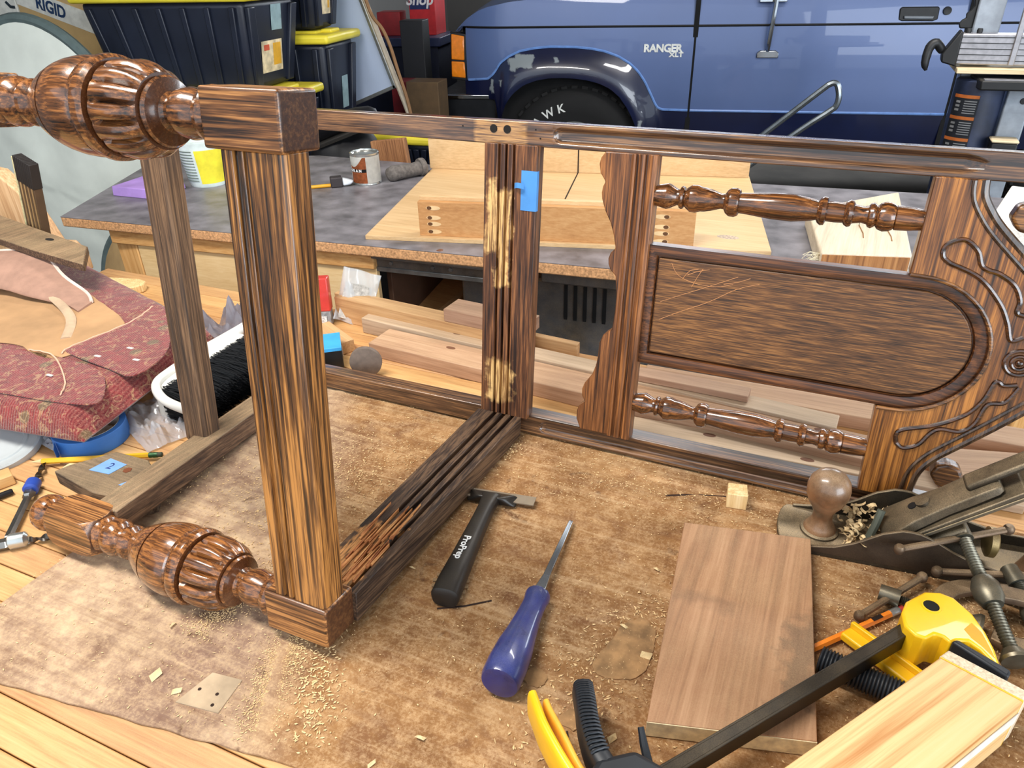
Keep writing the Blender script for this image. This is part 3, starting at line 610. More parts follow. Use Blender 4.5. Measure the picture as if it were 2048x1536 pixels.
def build_saw():
    steel = plain('dusty_black_steel', (58,64,72), .45, .2, var=.45, vscale=12, dust=(DUST,.7)); slot = plain('vent_dark', (6,6,7), .9)
    alum = plain('dull_rail_steel', (110,112,112), .4, .6, var=.2, vscale=40)
    t = thing('table_saw', 'dusty black table saw cabinet with slotted vents under the grey table', 'table saw', (-.08,1.12,FZ), (0,0,R(5)))
    mw = Matrix.Translation((-.08,1.12,FZ)) @ Matrix.Rotation(R(5), 4, 'Z'); inv = mw.inverted()
    q = lambda x, y, z: tuple(inv @ Vector((x,y,z)))
    x0, y0, _ = q(-.368,.94,0); x1 = q(.42,1.0,0)[0]
    MB().box(x0, x1, y0, y0+.36, .06, ZT-.08-FZ).build('cabinet', steel, t, bevel=.006)
    for k in range(5):
        x = q(-.133+.0206*k,.95,0)[0]
        MB().prism([(x-.0035,.605),(x+.0035,.605),(x+.004,.612),(x+.0035,.688),(x,.692),(x-.0035,.688),(x-.004,.612)], y0-.0016, y0+.002, 'y').build('vent_slot', slot, t)
    MB().box(q(-.175,.95,0)[0], q(-.068,.95,0)[0], y0-.008, y0+.01, .694, .704).build('vent_hood', alum, t, bevel=.002)
    MB().box(q(-.052,.95,0)[0], q(.06,.95,0)[0], y0-.008, y0+.01, .694, .704).build('vent_hood', alum, t, bevel=.002)
    ra = MB(); ya = q(-.35,.855,0)[1]
    ra.box(q(-.516,.86,0)[0], q(-.17,.86,0)[0], ya, ya+.006, .715, .745).box(q(-.516,.86,0)[0], q(-.17,.86,0)[0], ya-.018, ya+.006, .739, .7445)
    ra = ra.build('front_rail', steel, t, bevel=.001)
    MB().box(q(-.516,.86,0)[0], q(-.17,.86,0)[0], ya-.003, ya+.001, .706, .716).build('rail_lip', alum, ra, bevel=.001)
    for xx in (-.48,-.385,-.345): MB().lathe([(ya-.003,.004),(ya,.0045)], 10, 'y', c=(q(xx,.86,0)[0],.726)).build('rail_bolt', alum, ra)
    MB().box(q(-.16,.89,0)[0], q(.42,.9,0)[0], ya+.012, ya+.05, .714, .742).build('front_rail', steel, t, bevel=.003)
    for x, y in ((x0+.02,y0+.02),(x1-.02,y0+.02),(x0+.02,y0+.34),(x1-.02,y0+.34)): MB().box(x-.02,x+.02,y-.02,y+.02,0,.06).build('foot', slot, t)
build_saw()
def build_bay():
    t = thing('open_cabinet_bay', 'open bay of pale offcuts beside the black saw cabinet', 'cabinet', (-.44,1.0,FZ))
    brown = plain('brown_hardboard', (84,58,42), .7)
    MB().box(-.078,-.066,-.12,.34,.05,.715).build('side_panel', brown, t, bevel=.001)
    MB().box(-.066,.07,.34,.352,.05,.715).build('back_panel', maple, t)
    MB().box(-.066,.07,-.10,.34,.40,.412).build('shelf', maple, t, bevel=.001)
    MB().hexa([(-.066,-.10,.545),(.07,-.10,.53),(.07,.33,.60),(-.066,.33,.615)],[(-.066,-.10,.557),(.07,-.10,.542),(.07,.33,.612),(-.066,.33,.627)]).build('sloping_board', maple, t, bevel=.001)
    MB().box(.005,.02,-.09,.25,.545,.585).build('divider', pineX[2], t, bevel=.001)
    MB().box(-.01,.068,.20,.215,.61,.70).build('back_block', ply, t, bevel=.001)
    for x in (.02,.05):
        MB().tube([(x,.199,.665),(x,.19,.68),(x+.004,.19,.65),(x,.199,.64)], .004, 6).build('burnt_hook', brown, t)
build_bay()
def build_sled():
    t = thing('crosscut_sled', 'pale plywood crosscut sled with two tall fences on the grey table', 'sled', (-.25,1.15,ZT))
    q = lambda x, y: (x+.25, y-1.15)
    base = [q(-.536,.845),q(.250,1.035),q(.130,1.585),q(-.684,1.405)]
    MB().prism(base, .0, .0085).build('base', ply, t, bevel=.0006)
    def fence(a, b, h, th, mat, nm):
        a, b = Vector(a), Vector(b); d = (b-a).normalized(); n = Vector((-d.y,d.x))*th
        return MB().hexa([(a.x,a.y,.0085),(b.x,b.y,.0085),(b.x+n.x,b.y+n.y,.0085),(a.x+n.x,a.y+n.y,.0085)],[(a.x,a.y,h),(b.x,b.y,h),(b.x+n.x,b.y+n.y,h),(a.x+n.x,a.y+n.y,h)]).build(nm, mat, t, bevel=.0008), a, d
    f, a, d = fence(q(-.428,.885), q(.108,1.005), .079, .014, maple, 'front_fence')
    fence(Vector(q(-.428,.885))+Vector((-.003,.0145)), Vector(q(.108,1.005))+Vector((-.003,.0145)), .0865, .013, ply, 'fence_backing')
    bf, a2, d2 = fence(q(-.685,1.385), q(.132,1.562), .094, .020, ply, 'rear_fence')
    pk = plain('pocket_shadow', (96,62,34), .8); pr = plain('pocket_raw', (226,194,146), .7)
    for base_s, flip in ((.022,1),(.497,-1)):
        for z in (.018,.034,.047,.067):
            c = a + d*(base_s); p0 = Vector((c.x,c.y,z)); dd = Vector((d.x,d.y,0))*flip; n = Vector((d.y,-d.x,0))
            vs = [p0+dd*(.015*math.cos(th)+.010)+Vector((0,0,1))*(.0045*math.sin(th))+n*.0004 for th in [k*math.pi/10 for k in range(20)]]
            MB().hexa([v-n*.002 for v in vs], vs).build('pocket_hole', pr, f)
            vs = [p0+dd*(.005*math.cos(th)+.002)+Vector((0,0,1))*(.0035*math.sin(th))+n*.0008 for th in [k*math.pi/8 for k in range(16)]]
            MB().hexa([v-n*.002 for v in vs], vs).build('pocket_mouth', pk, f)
    # saw kerf through base and rear fence
    kf = plain('kerf_dark', (40,26,18), .9); c = a2 + d2*.405; dn = Vector((-d2.y,d2.x)); 
    M = Matrix.Translation((c.x,c.y,0)) @ Matrix.Rotation(math.atan2(d2.y,d2.x), 4, 'Z')
    MB().box(-.0016,.0016,-.0006,.003,.0085,.075,M).build('kerf', kf, bf); MB().box(-.0016,.0016,-.25,0,.0084,.0089,M).build('kerf', kf, t)
    M2 = Matrix.Translation((Vector(q(.215,1.06)).x, Vector(q(.215,1.06)).y, .0086))
    MB().lathe([(0,.022),(.0002,.021)], 24, 'z', M=Matrix.Translation((q(.16,1.09)[0],q(.16,1.09)[1],.0085)) @ Matrix.Diagonal((1,.55,1,1))).build('knot', plain('grey_knot', (190,170,150), .7, var=.3, vscale=300), t)
build_sled()
def build_can():
    t = thing('stain_can', 'small metal wood stain can with white and copper label', 'can', (-.787,1.232,ZT), (0,0,R(24)))
    tin = plain('bright_tin', (206,208,204), .22, .9); paper = plain('white_label', (226,222,214), .6, var=.08, vscale=60)
    MB().lathe([(0,.0355),(.002,.037),(.004,.0365),(.073,.0365),(.075,.0375),(.078,.0375),(.079,.036),(.079,.034),(.0765,.0335),(.0765,.030),(.0745,.0285),(.0745,0)], 40).build('tin', tin, t, angle=30)
    def wrap(z0, z1, a0, a1, r, mat, nm, par, fn=None):
        return MB().grid(24, 6, lambda u, w: (r*math.cos(R(a0+(a1-a0)*u)), r*math.sin(R(a0+(a1-a0)*u)), (z0+(z1-z0)*w if fn is None else z0+(fn(u)-z0)*w)), two=(0,0,.00001)).build(nm, mat, par)
    wrap(.006,.072,-180,180,.0368,paper,'label_paper',t)
    cop = wrap(.0065,.071,-150,-78,.0371,plain('copper_label', (186,104,60), .45, var=.25, vscale=90),'copper_field',t)
    wrap(.048,.0715,-150,-80,.0374,plain('label_white', (236,236,230), .5),'label_crest',cop, lambda u: .072) if False else None
    MB().grid(24, 4, lambda u, w: (.0374*math.cos(R(-165+85*u)), .0374*math.sin(R(-165+85*u)), .0715-(.024*math.sin(math.pi*min(1,u*1.0+.12))+.0005)*w), two=(0,0,.00001)).build('label_crest', plain('label_crest_white', (238,240,234), .5), t)
    wrap(.034,.042,-165,-78,.0376,plain('label_black', (18,18,20), .5),'label_band',t)
    for i, chh in enumerate('ORAN'):
        a = R(-146+14.5*i); text(chh, .0095, plain('label_letter_white', (240,240,240), .5), 'label_letter', t, (.0379*math.cos(a), .0379*math.sin(a), .038), (R(90),0,a+R(90)), .0002, bold=.0004)
build_can()
def build_tub():
    t = thing('plastic_tub', 'white plastic tub with yellow label beside the purple block', 'tub', (-1.185,1.085,ZT))
    MB().lathe([(0,.046),(.003,.048),(.10,.062),(.108,.063),(.114,.066),(.117,.066),(.117,.062),(.02,.047),(.02,0)], 40).build('tub_body', plain('tub_white', (226,240,236), .35), t, angle=30)
    MB().grid(20, 6, lambda u, w: ((.0492+.0128*w)*math.cos(R(-66+120*u)), (.0492+.0128*w)*math.sin(R(-66+120*u)), .010+.086*w), two=(0,0,.00001)).build('yellow_label', plain('yellow_label', (240,226,60), .5), t)
    txt = plain('grey_print', (150,164,156), .6)
    for k in range(11):
        z = .092-.0075*k; r = .0490+.0148*(z/.117)
        MB().grid(8, 1, lambda u, w: ((r+.0010)*math.cos(R(-118+46*u)), (r+.0010)*math.sin(R(-118+46*u)), z+.0028*w), two=(0,0,.00001)).build('print_line', txt, t)
build_tub()
tag(MB().hexa([(0,0,0),(.135,0,0),(.135,.11,0),(0,.11,0)],[(.002,.002,.024),(.133,.002,.024),(.133,.108,.024),(.002,.108,.024)]).build('foam_block', plain('purple_foam', (168,136,206), .85, var=.12, vscale=15), bevel=.002, loc=(-1.335,.905,ZT), rot=(0,0,R(4))), 'flat purple foam block at the left end of the grey table', 'foam block')
def build_hammerlet():
    t = thing('foam_brush', 'yellow-handled brush with black ferrule lying by the stain can', 'brush', (-.862,1.15,ZT), (0,0,R(40)))
    MB().lathe([(-.075,.004),(-.07,.0045),(.02,.0045)], 12, 'x', c=(0,.0048)).build('handle', plain('yellow_handle', (236,170,40), .4), t)
    MB().box(.015,.045,-.013,.013,.0,.026).build('ferrule', plain('dark_ferrule', (52,46,48), .6), t, bevel=.003)
    MB().hexa([(.045,-.010,.002),(.065,-.010,.004),(.065,.010,.004),(.045,.010,.002)],[(.045,-.010,.022),(.075,-.008,.012),(.075,.008,.012),(.045,.010,.022)]).build('tip', plain('white_tip', (226,232,240), .5), t, bevel=.004)
build_hammerlet()
def build_sock():
    felt = plain('grey_felt', (104,98,94), .95, var=.25, vscale=70, bumps=.6, bscale=220)
    t = thing('rolled_rag', 'dusty grey rolled-up rag lying behind the crosscut sled', 'rag', (-.712,1.300,ZT), (0,0,R(62)))
    t.scale = (.62,.62,.62)
    MB().lathe([(-.085,.012),(-.08,.026),(-.06,.032),(-.02,.030),(.02,.027),(.06,.029),(.085,.034),(.09,.030),(.075,.020)], 22, 'x', c=(0,.031), rf=lambda a, th: 1+.05*math.sin(3*th+a*60)).build('roll', felt, t, angle=60)
    MB().lathe([(.07,.035),(.082,.038),(.094,.037),(.098,.031),(.088,.024)], 22, 'x', c=(0,.034), rf=lambda a, th: 1+.06*math.sin(2*th)).build('cuff', felt, t, angle=60)
build_sock()
def build_offcut():
    t = thing('timber_offcut', 'chunky pale timber offcut with a sawn brown end on the grey table', 'wood block', (.405,1.14,ZT), (0,0,R(-2)))
    M = Matrix.Rotation(R(12), 4, 'Z')
    MB().hexa([(-.063,-.166,0),(.083,-.124,0),(.052,.30,0),(-.116,.10,0)],[(-.063,-.166,.037),(.083,-.124,.037),(.052,.30,.037),(-.116,.10,.037)]).build('timber', wood('whitewood', (186,170,146), (210,196,172), (224,212,190), 'Y', .6, .6, .7, lines=.3), t, bevel=.004, seg=3)
    MB().hexa([(-.060,-.1676,.003),(.080,-.1275,.003),(.080,-.1235,.003),(-.060,-.1635,.003)],[(-.060,-.1676,.034),(.080,-.1275,.034),(.080,-.1235,.034),(-.060,-.1635,.034)]).build('sawn_end', wood('brown_end_grain', (122,78,44), (160,108,62), (184,132,80), 'Z', .4, .6, .8), t)
    fz = MB(); rnd = random.Random(5)
    for k in range(60):
        z = rnd.uniform(0,.034); l = rnd.uniform(.008,.03); a = rnd.uniform(-.8,.8)
        fz.tube([(-.064,-.16+rnd.uniform(-.004,.012),z),(-.064-l*math.cos(a)*.6,-.166+l*math.sin(a)*.4,z+rnd.uniform(-.006,.004)),(-.064-l*math.cos(a),-.166+l*math.sin(a),max(.001,z+rnd.uniform(-.012,.004)))], .0005, 3)
    stuff(fz.build('frayed_fibres', plain('pale_fibre', (236,226,196), .8), t))
    for x in (-.012,.036):
        MB().tube([(x,.02,.0373),(x+.01,-.03,.0376),(x+.012,-.055,.0374)], .0011, 5).build('crack', plain('crack_brown', (150,110,70), .9), t)
        MB().tube([(x,.02,.036),(x,.021,.075)], .0012, 6).build('nail', plain('nail_steel', (160,158,150), .3, 1), t)
build_offcut()
# ---------------------------------------------------------------- things stored along the left and back of the garage
bin_black = plain('tote_plastic', (26,32,48), .38, var=.2, vscale=6); lid_yellow = plain('tote_lid_yellow', (232,214,62), .4, var=.08, vscale=8)
PLZ = -.14
plat = thing('low_cabinet', 'dark low storage cabinet under the stacked totes', 'cabinet', (-1.75,2.15,FZ))
MB().box(-1.38,.80,-.55,.55,.04,PLZ-.02-FZ).build('carcass', plain('dark_cabinet', (30,30,34), .7), plat, bevel=.004)
MB().box(-1.40,.82,-.57,.57,PLZ-.02-FZ,PLZ-FZ).build('cabinet_top', plain('dusty_dark_top', (58,52,48), .8), plat, bevel=.003)
for x in (-.45,.10,.60): MB().box(x-.25,x+.22,-.558,-.55,.08,PLZ-.06-FZ).build('cabinet_door', plain('cabinet_door_dark', (36,36,40), .6), plat, bevel=.003)
MB().box(-.80,.75,-.50,.50,0,.04).build('plinth', plain('plinth_black', (16,16,16), .8), plat)

def tote(corner, yw, z0, L, D, H, label, stick=True, lid=True):
    """near right-hand corner; long side runs back to the left"""
    t = thing('storage_tote', label, 'storage bin', (corner[0],corner[1],z0), (0,0,R(yw)), 'black totes with yellow lids')
    i = .035
    MB().hexa([(-L+i,i,0),(-i,i,0),(-i,D-i,0),(-L+i,D-i,0)], [(-L,0,H),(0,0,H),(0,D,H),(-L,D,H)]).build('body', bin_black, t, bevel=.022, seg=3)
    for k in range(7):
        x0, x1 = -L+i+.04+k*(L-2*i-.08)/6, -L+.04+k*(L-.08)/6
        MB().hexa([(x0-.010,i-.010,.01),(x0+.010,i-.010,.01),(x0+.010,i+.004,.01),(x0-.010,i+.004,.01)],[(x1-.010,-.010,H-.02),(x1+.010,-.010,H-.02),(x1+.010,.004,H-.02),(x1-.010,.004,H-.02)]).build('rib', bin_black, t, bevel=.003)
    for k in range(2):
        y0, y1 = (i+.01, .01) if k == 0 else (D-i-.05, D-.05)
        MB().hexa([(-i-.003,y0,.01),(-i+.012,y0,.01),(-i+.012,y0+.04,.01),(-i-.003,y0+.04,.01)],[(-.003,y1,H-.02),(.014,y1,H-.02),(.014,y1+.04,H-.02),(-.003,y1+.04,H-.02)]).build('corner_post', bin_black, t, bevel=.004)
    if lid:
        l = MB().box(-L-.022,.026,-.024,D+.024,H-.004,H+.028).build('lid', lid_yellow, t, bevel=.012, seg=3)
        MB().box(-L+.06,-.05,.05,D-.05,H+.026,H+.036).build('lid_panel', lid_yellow, l, bevel=.006)
        MB().box(-.055,-.01,.10,D-.10,H+.026,H+.040).build('lid_latch', lid_yellow, l, bevel=.005)
    if stick:
        x = lambda z: -i+i*z/H+.0015
        for y0, y1, z0_, z1, mt, nm in ((D*.28,D*.68,.05,.15,plain('orange_white_sticker',(226,208,172),.5,var=.3,vscale=30),'sticker'),(D*.5,D*.7,.18,min(H-.02,.30),plain('clear_tag',(150,176,182),.3),'tag')):
            o_ = MB().hexa([(x(z0_),y0,z0_),(x(z0_)+.001,y0,z0_),(x(z0_)+.001,y1,z0_),(x(z0_),y1,z0_)],[(x(z1),y0,z1),(x(z1)+.001,y0,z1),(x(z1)+.001,y1,z1),(x(z1),y1,z1)]).build(nm, mt, t)
            if nm == 'sticker':
                for (a, b, c, d, col) in ((y0+.075,y1-.01,z0_+.02,z1-.01,(226,170,50)),(y0+.015,y0+.05,z1-.03,z1-.012,(206,90,60))):
                    MB().hexa([(x(c)+.0012,a,c),(x(c)+.0018,a,c),(x(c)+.0018,b,c),(x(c)+.0012,b,c)],[(x(d)+.0012,a,d),(x(d)+.0018,a,d),(x(d)+.0018,b,d),(x(d)+.0012,b,d)]).build('sticker_print', plain('print_%d%d%d' % col, col, .5), o_)
    return t
tote((-1.500,1.68), 10, .1735, .62, .34, .279, 'largest black tote with yellow lid, top of the nearest stack')
tote((-1.455,1.655), 10, PLZ, .78, .36, .277, 'black tote with yellow lid under the largest tote', False)
tote((-1.505,2.08), 12, PLZ, .58, .28, .432, 'tall black tote with pale tag, behind the largest tote')
tote((-1.53,2.10), 12, .331, .42, .25, .30, 'upper black tote standing on the tall tagged tote', True)
tote((-.965,1.96), 6, PLZ, .26, .22, .125, 'shallow black tote with yellow lid behind the crosscut sled', False)

def build_disc(c, rx, rz, bulge, cloth, rimm, label, cat, tilt=0, yw=0, nm='popup_tent'):
    t = thing(nm, label, cat, c, (R(tilt),0,R(yw)))
    mb = MB(); n, m = 72, 16
    vs = [(0,-bulge,rz)]; fs = []
    for j in range(1, m+1):
        for k in range(n):
            a = 2*math.pi*k/n; r = j/m
            x, z = rx*r*math.cos(a), rz*r*math.sin(a)
            w = .014*mnoise.noise(Vector((x*2.2+z*7, z*3-x*7, 1.7)))+.008*mnoise.noise(Vector((x*6+z*20, 0, 5)))
            vs.append((x, -bulge*(1-r*r)+w*(1-r**4), rz+z))
    for k in range(n): fs.append((0, 1+k, 1+(k+1) % n))
    for j in range(m-1):
        for k in range(n): fs.append((1+j*n+k, 1+(j+1)*n+k, 1+(j+1)*n+(k+1) % n, 1+j*n+(k+1) % n))
    nv = len(vs); vs2 = [(x, y+.03, z) for x, y, z in vs]; fs2 = [tuple(reversed([q+nv for q in f])) for f in fs]
    mb.add(vs+vs2, fs+fs2).build('cloth', cloth, t, angle=80)
    MB().tube([(rx*math.cos(2*math.pi*k/72), .012, rz+rz*math.sin(2*math.pi*k/72)) for k in range(72)], .019, 8, closed=True).build('rim_tube', rimm, t)
    return t
tent_cloth = plain('pale_tent_nylon', (238,244,234), .6, var=.08, vscale=5, bumps=.1, bscale=40, sheen=.2); rimm = plain('grey_green_binding', (92,108,108), .7)
build_disc((-2.30,1.47,FZ), .46, .565, .05, tent_cloth, rimm, 'folded pop-up tent disc of pale cloth with grey binding', 'tent')
build_disc((-1.62,1.16,FZ), .34, .285, .05, plain('tan_canvas', (186,152,104), .8, var=.15, vscale=8), rimm, 'tan canvas disc with grey rim under the grey table end', 'canvas bag', -6, -8, 'canvas_disc')

# cardboard boxes in the far left corner
kraft = plain('kraft_card', (196,164,112), .85, var=.08, vscale=8); white_card = plain('white_card', (222,222,214), .7)
t = thing('printed_carton', 'tan carton with white printed band in the far left corner', 'carton', (-2.70,2.10,PLZ), (0,0,0))
MB().box(-.26,.20,-.14,.30,0,.72).build('carton_body', kraft, t, bevel=.003)
lab = MB().hexa([(-.258,-.1425,.568),(.198,-.1425,.448),(.198,-.140,.448),(-.258,-.140,.568)],[(-.258,-.1425,.645),(.198,-.1425,.525),(.198,-.140,.525),(-.258,-.140,.645)]).build('printed_band', white_card, t)
text('RIGID', .064, plain('navy_print', (20,52,92), .6), 'printed_word', lab, (-.060,-.1435,.553), (R(90),R(14.7),0), .0004, bold=.002)
t = thing('white_carton', 'white carton at the far left edge behind the tent', 'carton', (-3.075,2.08,PLZ), (0,0,0))
MB().box(-.105,.105,-.12,.2,0,.72).build('carton_body', white_card, t, bevel=.003); MB().tube([(.05,-.121,.575),(.07,-.122,.558),(.095,-.122,.556)], .006, 6).build('printed_mark', plain('print_dark', (24,40,52), .6), t)

# leaning whiteboard, stick, cord
t = thing('whiteboard', 'white board with aluminium frame leaning behind the totes', 'whiteboard', (-1.425,2.42,.092), (0,R(-20.4),0))
MB().box(-.55,-.012,0,.012,.012,.95).build('board_face', plain('board_white', (196,212,240), .3, coat=.3, var=.04, vscale=3), t)
fr = plain('board_frame', (168,170,168), .35, .7)
MB().box(-.57,0,-.004,.016,0,.014).build('frame_rail', fr, t, bevel=.002); MB().box(-.014,0,-.004,.016,0,.97).build('frame_rail', fr, t, bevel=.002)
tag(MB().tube([(-1.66,2.385,.80),(-1.51,2.385,.42),(-1.355,2.37,.035),(-1.287,2.36,-.132)], .011, 8).build('wooden_strip', plain('pale_strip', (190,178,160), .6)), 'thin pale wooden strip leaning beside the white board', 'wood strip')
tag(MB().tube(smoothpts([(-1.52,2.36,.55),(-1.475,2.36,.383),(-1.425,2.36,.318),(-1.396,2.36,.255),(-1.372,2.36,.17),(-1.334,2.36,.036),(-1.31,2.36,-.13)], 5), .007, 7).build('tan_cord', plain('tan_cord', (136,100,66), .7)), 'tan electrical cord hanging in front of the dark shelf', 'cord')
# bags and shoes on the low cabinet
bag = plain('black_nylon', (20,20,24), .6, bumps=.3, bscale=30); shoe = plain('black_shoe_leather', (24,24,28), .4)
def blob(name, mat, c, r, seed, label, cat, flat=1.0):
    n, m = 26, 14
    mb = MB(); vs = []
    for j in range(m+1):
        th = math.pi*j/m
        for k in range(n):
            ph = 2*math.pi*k/n; d = Vector((math.sin(th)*math.cos(ph), math.sin(th)*math.sin(ph), math.cos(th)))
            q = 1+.28*mnoise.noise(d*1.6+Vector((seed,0,0)))+.10*mnoise.noise(d*4+Vector((0,seed,0)))
            vs.append((r[0]*d.x*q, r[1]*d.y*q, max(-r[2]*.92, r[2]*d.z*q)+r[2]*.92))
    fs = [(j*n+k, j*n+(k+1) % n, (j+1)*n+(k+1) % n, (j+1)*n+k) for j in range(m) for k in range(n)]
    return tag(mb.add(vs, fs).build(name, mat, angle=70, loc=c), label, cat)
blob('duffel_bag', bag, (-1.24,1.77,PLZ), (.14,.12,.105), 3.1, 'slumped black duffel bag behind the grey table', 'bag')
blob('cloth_bundle', plain('grey_cloth', (96,90,84), .9, bumps=.4), (-1.01,1.69,PLZ), (.065,.08,.06), 8.2, 'grey cloth bundle beside the black duffel bag', 'cloth')
t = thing('work_shoe', 'black work shoe lying on the duffel bag', 'shoe', (-1.20,1.72,.055), (R(20),R(-20),R(30)))
sec = []
for x, w, h in ((-.10,.020,.05),(-.08,.034,.085),(-.03,.036,.088),(.02,.038,.060),(.07,.042,.048),(.11,.034,.036),(.13,.016,.022)):
    sec.append([(x, w*math.cos(a), .012+h*.5+h*.5*math.sin(a)) for a in [2*math.pi*k/16 for k in range(16)]])
loft(sec).build('upper', shoe, t, angle=70)
MB().prism([(-.10,-.030),(.02,-.036),(.09,-.040),(.135,-.012),(.135,.012),(.09,.040),(.02,.036),(-.10,.030)], 0, .016).build('sole', plain('shoe_sole', (40,36,32), .8), t, bevel=.003)
t = thing('leaning_plank', 'short brown plank leaning behind the grey table', 'plank', (-.80,1.50,FZ), (R(-3),R(-7),R(8)))
MB().box(-.055,.055,-.012,.012,0,.82).build('board', wood('brown_fir', (116,74,44), (156,106,66), (184,136,92), 'Z', .6, .8, .7), t, bevel=.002)

# dark counter with red cartons in front of the truck's nose
t = thing('dark_counter', 'dark blue counter against the far wall before the truck', 'counter', (-2.31,3.58,FZ), (0,0,R(14)))
cb_ = plain('counter_navy', (28,34,60), .6)
MB().box(-.55,.48,-.22,.22,.86,.905).build('counter_top', plain('counter_top_navy', (44,54,92), .5), t, bevel=.004)
MB().box(-.53,.46,-.20,.20,0,.86).build('counter_body', cb_, t)
def carton(x, y, z, w, d, h, yw, mat, label, word=None, wm=None, nm='carton'):
    o = thing(nm, label, 'carton', (x,y,z), (0,0,R(yw)))
    MB().box(-w/2,w/2,-d/2,d/2,0,h).build('box_body', mat, o, bevel=.003)
    if word:
        pl_ = MB().box(-w*.46,w*.30,-d/2-.0012,-d/2,h*.50,h*.86).build('printed_panel', plain('panel_navy', (26,40,92), .5), o)
        text(word, h*.30, plain('print_red_white', (232,226,226), .5), 'printed_word', pl_, (-w*.08,-d/2-.0016,h*.68), (R(90),0,0), .0004, shear=.2, bold=.002)
    return o
red = plain('red_carton', (196,36,42), .5, var=.1)
carton(-1.985,3.71,.185,.15,.20,.26,12,red,'red printed carton standing on the dark counter','Shop')
carton(-2.17,3.62,.185,.13,.18,.12,20,plain('crimson_carton', (150,30,34), .5),'low crimson carton on the dark counter')
carton(-1.74,3.02,FZ,.11,.14,.755,8,plain('maroon_carton', (120,20,26), .6),'tall maroon carton on the floor below the counter', nm='tall_carton')
carton(-1.555,2.90,FZ,.16,.14,.775,10,plain('brown_carton', (96,74,48), .8),'brown carton stack just left of the truck bumper', nm='brown_carton')
carton(-1.80,3.24,FZ,.12,.12,1.01,14,plain('black_case', (22,22,26), .6),'tall black case beside the truck headlamp', nm='equipment_case')

# hand truck handle in front of the door
t = thing('hand_truck', 'hand truck with black and chrome loop handle before the truck door', 'hand truck', (-.66,2.5,FZ))
q = lambda x, z: (x+.66, 0, z-FZ)
gm = plain('gunmetal_tube', (126,134,140), .28, .85)
MB().tube(smoothpts([q(-.66,-.70),q(-.30,-.355),q(.05,-.03),q(.225,.133),q(.252,.156),q(.268,.160),q(.279,.150),q(.288,.118),q(.284,.088),q(.265,.068),q(.152,-.024),q(-.20,-.335),q(-.52,-.62)], 5), .010, 8).build('loop_handle', gm, t)
MB().box(-.02,.30,-.20,.20,.0,.012).build('toe_plate', gm, t, bevel=.003)
for y in (-.20,.20): MB().lathe([(y-.02,.02),(y-.018,.07),(y-.005,.08),(y+.015,.07),(y+.02,.02)], 24, 'y', c=(.08,.082)).build('wheel', plain('cart_tyre', (22,22,22), .8), t)
MB().tube([(.08,-.2,.082),(.08,.2,.082)], .008, 8).build('axle', gm, t)

